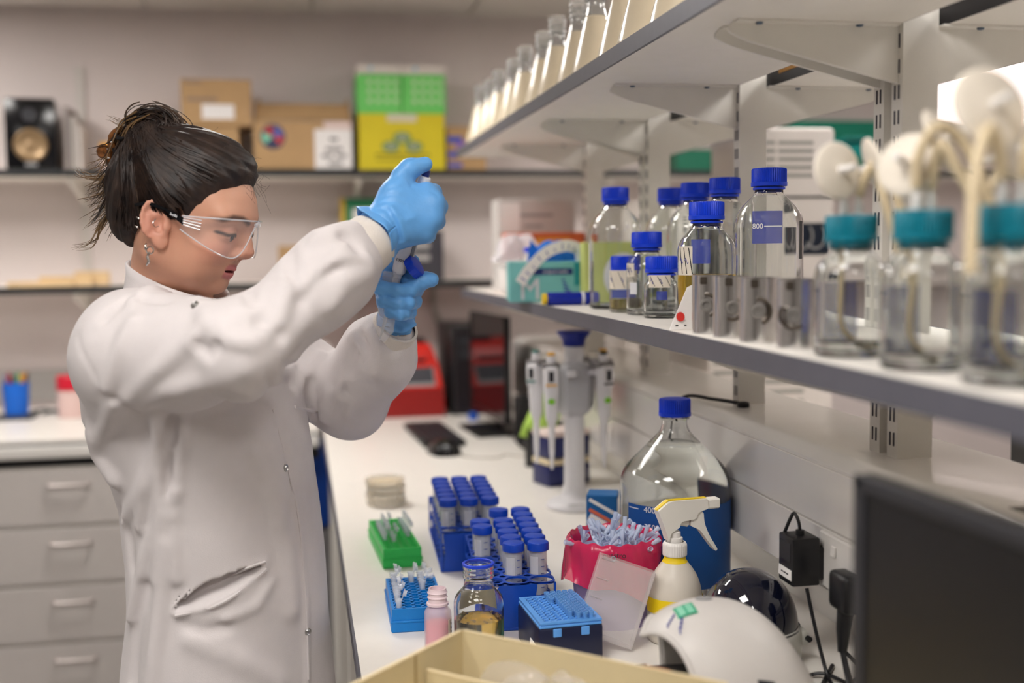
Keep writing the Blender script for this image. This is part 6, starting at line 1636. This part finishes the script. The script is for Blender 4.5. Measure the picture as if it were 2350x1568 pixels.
for s in (-1, 1):
    e0, e1 = lens_pt(s * 1.38, .12), lens_pt(s * 1.38, .75)
    for k in range(4):
        q = lens_pt(s * 1.36, .1 + .16 * k, .0012); q2 = lens_pt(s * 1.12, .12 + .13 * k, .0012)
        MB().tube([q, q2], .0011, 5).build('hinge_rib', M_lrim, gl)
    back = Vector((-.012, s * .0815, .029)); w = Vector((0, s * .0022, 0))
    poly = [e0 + Vector((.002, 0, .001)), e1 + Vector((.004, 0, .002)), e1.lerp(back, .45) + Vector((0, s * .0015, .006)), back + Vector((0, 0, -.0025)), Vector((-.030, s * .080, .020)), Vector((-.032, s * .080, .0235)), back + Vector((0, 0, .0025)), e0.lerp(back, .5) + Vector((0, s * .0015, .0035))]
    n = len(poly); b = MB(); b.add([p + w for p in poly] + [p - w * .3 for p in poly], [tuple(range(n)), tuple(reversed(range(n, 2 * n)))] + [(k, (k + 1) % n, n + (k + 1) % n, n + k) for k in range(n)])
    ta = b.build('temple_arm', M_blackgloss, gl, smooth=False)
    if s < 0:
        mid = e0.lerp(e1, .42) * .80 + back * .20 + Vector((0, -.0040, .003))
        dr = (e0 - back).normalized()
        tx = text('bollé', .0056, M_printw, gl, name='lettering')
        zx = dr; zy = (Vector((0, 0, 1)) - zx * zx.z).normalized(); zz = zx.cross(zy)
        tx.matrix_local = Matrix.Translation(mid) @ Matrix(((zx.x, zy.x, zz.x), (zx.y, zy.y, zz.y), (zx.z, zy.z, zz.z))).to_4x4()
M_silver = mat('silver', (214, 210, 206), .2, metal=1.)
def ring_at(c, r, tw, ax, nm='earring'):
    q = Vector(ax).normalized().to_track_quat('Z', 'Y').to_matrix()
    pts = [Vector(c) + q @ Vector((r * math.cos(a), r * math.sin(a), 0)) for a in [2 * PI * k / 16 for k in range(17)]]
    on_head(MB().tube(pts, tw, 6).build(nm, M_silver))
ring_at((.004, -.0845, -.034), .0048, .0010, (.2, -1, .2)); ring_at((-.002, -.0865, -.030), .0042, .0010, (1, .3, 0))
on_head(MB().tube(smooth_path([(.005, -.0865, -.036), (.004, -.088, -.043), (.007, -.088, -.049), (.004, -.088, -.055)], 4), [.0012, .0016, .002, .0018, .002, .0024, .002, .0022, .0026, .0022, .0018, .0014, .001], 7).build('drop_earring', M_silver))
for z in (.006, -.006): ring_at((-.0185, -.0895, z), .0028, .0007, (.5, .2, 1))
on_head(MB().tube(smooth_path([(.004, -.0835, .010), (.002, -.086, .004), (.006, -.086, -.001), (.010, -.084, .001)], 4), .0006, 5).build('earring', M_silver))
# ------------------------------------------------------------------ collar, cuffs, seams
NKC = A3(J_neck)
P = []
nA = 40
for lev, (rad, zo) in enumerate(((.084, -.030), (.076, -.006), (.070, .022), (.066, .046), (.0665, .062))):
    row = []
    for k in range(nA + 1):
        a = math.radians(26 + 308 * k / nA)                      # 0 = front of the neck
        fr = (1 + math.cos(a)) / 2                                  # 1 at the front
        ang = TYAW + a
        zz = zo * (1 - .45 * fr) - .030 * fr ** 1.5
        rr = rad * (1 + .16 * fr) + .002 * math.sin(5 * a)
        row.append((NKC[0] + .004 + rr * math.cos(ang), NKC[1] + rr * math.sin(ang), NKC[2] + zz))
    P.append(row)
cl = MB().grid(P).build('collar', M_coat, PERSON, sharp=80); md = cl.modifiers.new('cloth', 'SOLIDIFY'); md.thickness = .0045
def along(a, b, prof, n=48, rib=None, wob=0., seed=1):
    """lathe a (radius, t) profile around the segment a-b"""
    a, b = Vector(a), Vector(b); L_ = (b - a).length
    q = (b - a).normalized().to_track_quat('Z', 'Y').to_matrix()
    mb = MB(); mb.lathe([(r, t * L_) for r, t in prof], n, tuple(a), q, rib=rib)
    return mb
M_knit = mat('knit_cuff', (226, 218, 210), .9, var=.02, vscale=80, bump=.3, bscale=500)
along(lerp(J_relb, J_rwr, .74), lerp(J_relb, J_rwr, .98), [(.030, 0), (.040, .05), (.0415, .35), (.0400, .8), (.0385, 1), (.034, 1)], 120, .0005).build('cuff', M_knit, PERSON)
along(lerp(J_lelb, J_lwr, .80), lerp(J_lelb, J_lwr, 1.03), [(.028, 0), (.0375, .05), (.0375, .4), (.0355, .8), (.034, 1), (.03, 1)], 120, .0005).build('cuff', M_knit, PERSON)
def snap(px, py):
    c = march(coat_sd, px, py)
    if c is None: return
    e = .002; nn = A3([float(coat_sd((c + A3(v) * e)[None].astype(np.float32))[0] - coat_sd((c - A3(v) * e)[None].astype(np.float32))[0]) for v in ((1, 0, 0), (0, 1, 0), (0, 0, 1))])
    q = Vector(nn).normalized().to_track_quat('Z', 'Y').to_matrix()
    MB().lathe([(0, .0008), (.0018, .0018), (.0032, .001), (.0048, .002), (.0056, .0008), (.0058, -.001)], 20, tuple(c), q).build('snap_button', M_steel, PERSON)
for p in ((447, 700), (656, 1074), (707, 1450)): snap(*p)
def seam_strip(pxs, w, m_, nm, off=.0012, h=.0016):
    q = [march(coat_sd, *p) for p in pxs]; q = [Vector(x) for x in q if x is not None]
    if len(q) < 2: return
    q = smooth_path(q, 4); mb = MB()
    mb.tube(q, w, 6); mb.build(nm, m_, PERSON)
seam_strip([(400, 1404), (440, 1376), (480, 1350), (530, 1322), (570, 1303), (608, 1290)], .0022, M_coat, 'pocket_welt')
seam_strip([(402, 1414), (450, 1404), (490, 1393), (530, 1372), (570, 1342), (612, 1306)], .0026, M_coat, 'pocket_welt')
seam_strip([(676, 934), (700, 940), (726, 944)], .003, M_coat, 'breast_pocket_welt')
seam_strip([(626, 940), (652, 1040), (682, 1170), (694, 1270), (703, 1400), (708, 1560)], .0016, M_coat, 'placket_edge')

# ------------------------------------------------------------------ gloved hands
M_glove = mat('nitrile_glove', (102, 168, 232), .42, var=.05, vscale=40, bump=.22, bscale=160)
def pp(l): return [at(*q) for q in l]
def rhand(p):
    W = at(872, 532, 1.592)
    kn = pp([(980, 444, 1.606), (996, 466, 1.594), (992, 502, 1.590), (974, 534, 1.594)])
    d = cone(p, at(850, 548, 1.590), W, .029, .027)
    for k, r in zip(kn, (.0145, .0150, .0145, .0135)): d = smin(d, cone(p, W, k, .023, r), .018)
    d = smin(d, ell(p, at(932, 496, 1.603), (.038, .018, .036)), .016)
    for i, (yy, xx) in enumerate(((436, 986), (468, 1000), (502, 994), (534, 974))):
        r = .0108 - (.0012 if i == 3 else 0)
        pts = [kn[i], at(xx + 8, yy + 6, 1.624), at(xx - 12, yy + 10, 1.650), at(xx - 48, yy + 10, 1.652), at(xx - 66, yy + 8, 1.640)]
        d = smin(d, chain(p, pts, [r + .003, r + .001, r, r - .0005, r - .0015], .006), .008)
    th = pp([(890, 505, 1.590), (902, 448, 1.598), (922, 406, 1.606), (940, 388, 1.609), (976, 377, 1.614)])
    d = smin(d, chain(p, th[:3], [.023, .0175, .0145], .012), .022)
    d = smin(d, chain(p, th[2:], [.0145, .0132, .0105], .010), .004)
    # stretch folds across the back of the hand
    n = np.abs(d) < .012
    if n.any():
        q = p[n]; e = np.zeros(len(q), np.float32)
        for pts, a, w in RF: e += a * np.exp(-(seg_dist(q, pts) / w) ** 2)
        d = d.copy(); d[n] -= e
    return d
RF = []
RF = [([march(rhand, *q) for q in pl], a, w) for pl, a, w in (
    ([(872, 452), (905, 446), (925, 452)], -.0012, .0026), ([(868, 466), (905, 462), (930, 470)], -.0012, .0026), ([(864, 480), (900, 482), (928, 498)], -.0014, .0028), ([(893, 432), (920, 428), (936, 434)], -.001, .0024), ([(925, 400), (938, 412), (944, 425)], -.0016, .0024), ([(935, 392), (945, 410), (947, 424)], -.0014, .0022),
    ([(888, 480), (905, 505), (918, 552)], -.004, .004), ([(898, 478), (918, 510), (930, 552)], .003, .004), ([(906, 490), (932, 502), (950, 500)], .0022, .005), ([(990, 438), (1002, 446), (1006, 452)], -.0014, .0022))]
RF = [([x for x in q if x is not None], a, w) for q, a, w in RF]; RF = [r for r in RF if len(r[0]) > 1]
lo = at(830, 590, 1.70); hi = at(1030, 345, 1.55)
v, f = polymesh(rhand, (at(820, 500, 1.59)[0], 1.545, at(900, 590, 1.6)[2]), (at(1040, 400, 1.6)[0], 1.685, at(900, 350, 1.6)[2]), .0021)
link('glove', np_mesh('glove', relax(v, f, 1, .4), f), M_glove, PERSON)
def lhand(p):
    Wl = at(908, 748, 1.712)
    d = cone(p, Wl, at(910, 700, 1.706), .025, .022)
    d = smin(d, ell(p, at(914, 670, 1.698), (.030, .017, .036)), .02)
    d = smin(d, chain(p, pp([(896, 690, 1.690), (874, 652, 1.676), (884, 618, 1.668), (905, 603, 1.672)]), [.016, .0135, .012, .011], .01), .016)
    for i, (y0, xr, xl) in enumerate(((664, 955, 871), (694, 951, 880), (719, 940, 896))):
        r = (.0104, .0099, .0090)[i]
        pts = [at(xr - 14, y0 - 4, 1.692), at(xr, y0 - 2, 1.668), at(xr - 14, y0 + 2, 1.641), at((xr + xl) / 2, y0 + 3, 1.6335), at(xl, y0 - 4, 1.642), at(xl - 4, y0 - 8, 1.656)]
        d = smin(d, chain(p, pts, [r + .001, r + .0008, r, r - .0003, r, r - .001], .004), .0012)
    d = smin(d, chain(p, pp([(938, 668, 1.682), (936, 636, 1.676), (944, 612, 1.666), (948, 598, 1.655)]), [.014, .0125, .0105, .009], .01), .012)
    d = smin(d, chain(p, pp([(925, 672, 1.684), (945, 650, 1.662), (968, 644, 1.648), (990, 642, 1.645)]), [.0155, .0135, .0112, .0108], .01), .012)
    n = np.abs(d) < .01
    if n.any():
        q = p[n]; e = .0006 * np.sin(q[:, 0] * 420 + q[:, 2] * 300) * np.sin(q[:, 2] * 380); d = d.copy(); d[n] -= e
    return d
v, f = polymesh(lhand, (at(835, 690, 1.66)[0], 1.60, at(900, 775, 1.66)[2]), (at(1020, 690, 1.66)[0], 1.735, at(900, 570, 1.66)[2]), .0019)
link('glove', np_mesh('glove', relax(v, f, 1, .4), f), M_glove, PERSON)
# loose rolled glove cuffs
def glove_cuff(a, b, r0, r1, seed):
    rnd = random.Random(seed); ph = [rnd.uniform(0, 6.28) for _ in range(5)]
    a, b = Vector(a), Vector(b); q = (b - a).normalized().to_track_quat('Z', 'Y').to_matrix(); L_ = (b - a).length
    P = []
    for i in range(9):
        t = i / 8; row = []
        for k in range(73):
            an = 2 * PI * k / 72
            r = r0 + (r1 - r0) * t ** 1.2 + t * (.0016 * math.sin(4 * an + ph[0]) + .0012 * math.sin(9 * an + ph[1])) + .0009 * math.sin(6 * an + ph[2] + t * 7)
            row.append(a + q @ Vector((r * math.cos(an), r * math.sin(an), L_ * t + .004 * t * math.sin(3 * an + ph[3]))))
        P.append(row)
    o = MB().grid(P).build('glove_cuff', M_glove, PERSON, sharp=80); o.modifiers.new('film', 'SOLIDIFY').thickness = .0008
glove_cuff(at(893, 518, 1.596), at(860, 540, 1.590), .0310, .0450, 8)
glove_cuff(at(909, 722, 1.708), at(908, 744, 1.712), .0270, .0325, 5)

# ------------------------------------------------------------------ pipette in the right hand
A_, B_ = Vector(at(973, 414, 1.622)), Vector(at(907, 652, 1.657))
ax = (B_ - A_).normalized(); Zp = -ax; Yp = Vector((0, 1, 0)); Yp = (Yp - Zp * Yp.dot(Zp)).normalized(); Xp = Yp.cross(Zp)
pt = thing('pipette', 'white single channel pipette held in the right gloved hand', 'pipette', (0, 0, 0))
pt.matrix_world = Matrix(((Xp.x, Yp.x, Zp.x, A_.x), (Xp.y, Yp.y, Zp.y, A_.y), (Xp.z, Yp.z, Zp.z, A_.z), (0, 0, 0, 1)))
L_ = (B_ - A_).length
MB().lathe(fillet([(0, -.012), (.0125, -.012), (.0135, -.02), (.0125, -.095), (.0125, -.118), (.0105, -.128), (.0100, -.138), (.0062, -.142), (.0052, -.175), (0, -.175)], .002, 2), 28).build('shaft', M_pip, pt)
MB().rbox((.006, 0, -.013), (.042, .026, .007), .003, 2).build('finger_rest', mat('pipette_top_grey', (120, 116, 116), .35), pt)
MB().lathe(fillet([(0, -.011), (.0088, -.011), (.0088, .004), (.0076, .006), (0, .006)], .001, 2), 40, rib=.0004).build('volume_dial', M_pip, pt)
MB().cyl((0, 0, .005), .0058, .010, 20).build('plunger_button', mat('button_navy', (22, 44, 120), .35), pt)
MB().rbox((.0125, -.002, -.105), (.006, .010, .030), .002, 1).build('ejector', mat('ejector_grey', (206, 204, 206), .35), pt)
MB().rbox((.011, -.0085, -.100), (.005, .0035, .028), .001, 1).build('display_window', mat('window_grey', (130, 132, 138), .3), pt)
q = text('1000', .006, M_ink, pt, (-.004, -.0128, -.1185), (PI / 2, 0, -.3), name='volume_mark')
MB().lathe([(.0058, -.150), (.0058, -.178), (.0022, -.225), (.0008, -.245), (0, -.245)], 20).build('tip', mat('pipette_tip_clear', (232, 236, 244), .15, alpha=.3), pt)

# ------------------------------------------------------------------ tube and its cap in the left hand
T0, T1 = Vector(at(900, 624, 1.657)), Vector(at(880, 778, 1.657))
zt = (T0 - T1).normalized(); xt = Vector((1, 0, 0)); xt = (xt - zt * xt.dot(zt)).normalized(); yt = zt.cross(xt)
tt = thing('centrifuge_tube', 'uncapped clear tube held upright in the left gloved hand', 'tube', (0, 0, 0))
base = T0 - zt * .104
tt.matrix_world = Matrix(((xt.x, yt.x, zt.x, base.x), (xt.y, yt.y, zt.y, base.y), (xt.z, yt.z, zt.z, base.z), (0, 0, 0, 1)))
tb_ = MB(); tb_.lathe([(0, 0), (.003, .0005), (.0125, .0155), (ro, .018), (ro, .104), (ri, .104), (ri, .018), (.0115, .0165), (.002, .002), (0, .002)], 32)
M_tubeh = mat('tube_clear_held', (242, 240, 242), .08, alpha=.2, coat=.6)
tb_.build('tube', M_tubeh, tt, sharp=50)
for k in range(9): MB().lathe([(ro + .0003, .024 + k * .007), (ro + .0003, .0246 + k * .007)], 6, arc=(-1.7, -1.2)).build('graduation', M_grey, tt)
MB().lathe([(ro, .094), (ro + .0011, .0945), (ro + .0011, .096), (ro, .0965)], 32).build('thread', M_tubeh, tt); MB().lathe([(ro, .100), (ro + .0011, .1005), (ro + .0011, .102), (ro, .1025)], 32).build('thread', M_tubeh, tt)
cp = thing('screw_cap', 'blue screw cap pinched between left thumb and finger', 'cap', (0, 0, 0))
cpos = Vector(at(951, 612, 1.640)); right = Vector(CR[:, 0]); upv = Vector(CR[:, 1]); cax = (right * .80 + upv * .55 + Vector((0, -.28, 0))).normalized()
cq = cax.to_track_quat('Z', 'Y').to_matrix().to_4x4(); cq.translation = cpos - cax * .0066; cp.matrix_world = cq
cb2 = MB(); cb2.lathe([(.0165, 0), (.0165, .0105), (.0155, .0125), (.013, .0132), (0, .0132)], 56, rib=.0005); cb2.lathe([(.0165, 0), (.0142, 0), (.0142, .011), (0, .011)], 56); cb2.build('cap', mat('cap_blue_held', (12, 62, 200), .38), cp)

# ------------------------------------------------------------------ jeans and shoes
def jeans(p):
    d = None
    for s in (-1, 1):
        hp = A3([-.118, 1.762, .86]) + TL * (.065 * s); kn = A3([-.105, 1.752, .50]) + TL * (.075 * s); an = A3([-.118, 1.762, .09]) + TL * (.10 * s)
        e = chain(p, [hp, kn, an], [.098, .075, .058], .03); d = e if d is None else smin(d, e, .03)
    d = smin(d, ell(p, (-.110, 1.762, .90), (.115, .115, .12)), .04)
    return np.maximum(d, .045 - p[:, 2])
v, f = polymesh(jeans, (-.36, 1.52, .03), (.12, 2.0, 1.04), .009)
link('jeans', np_mesh('jeans', relax(v, f, 2), f), mat('denim', (98, 106, 122), .85, var=.12, vscale=300, bump=.2, bscale=800), PERSON)
for s in (-1, 1):
    c = A3([-.118, 1.762, 0]) + TL * (.10 * s)
    def shoe(p):
        q = p - c.astype(np.float32); u = q @ TF.astype(np.float32); w = q @ TL.astype(np.float32); qq = np.stack([u, w, q[:, 2]], 1)
        d = smin(cone(qq, (-.03, 0, .045), (.12, 0, .034), .042, .034), cone(qq, (-.02, 0, .05), (-.02, 0, .085), .045, .05), .03)
        return np.maximum(d, .002 - p[:, 2])
    v, f = polymesh(shoe, (c[0] - .16, c[1] - .18, -.005), (c[0] + .22, c[1] + .16, .14), .007)
    link('shoe', np_mesh('shoe', relax(v, f, 2), f), mat('trainer', (60, 58, 62), .6), PERSON)
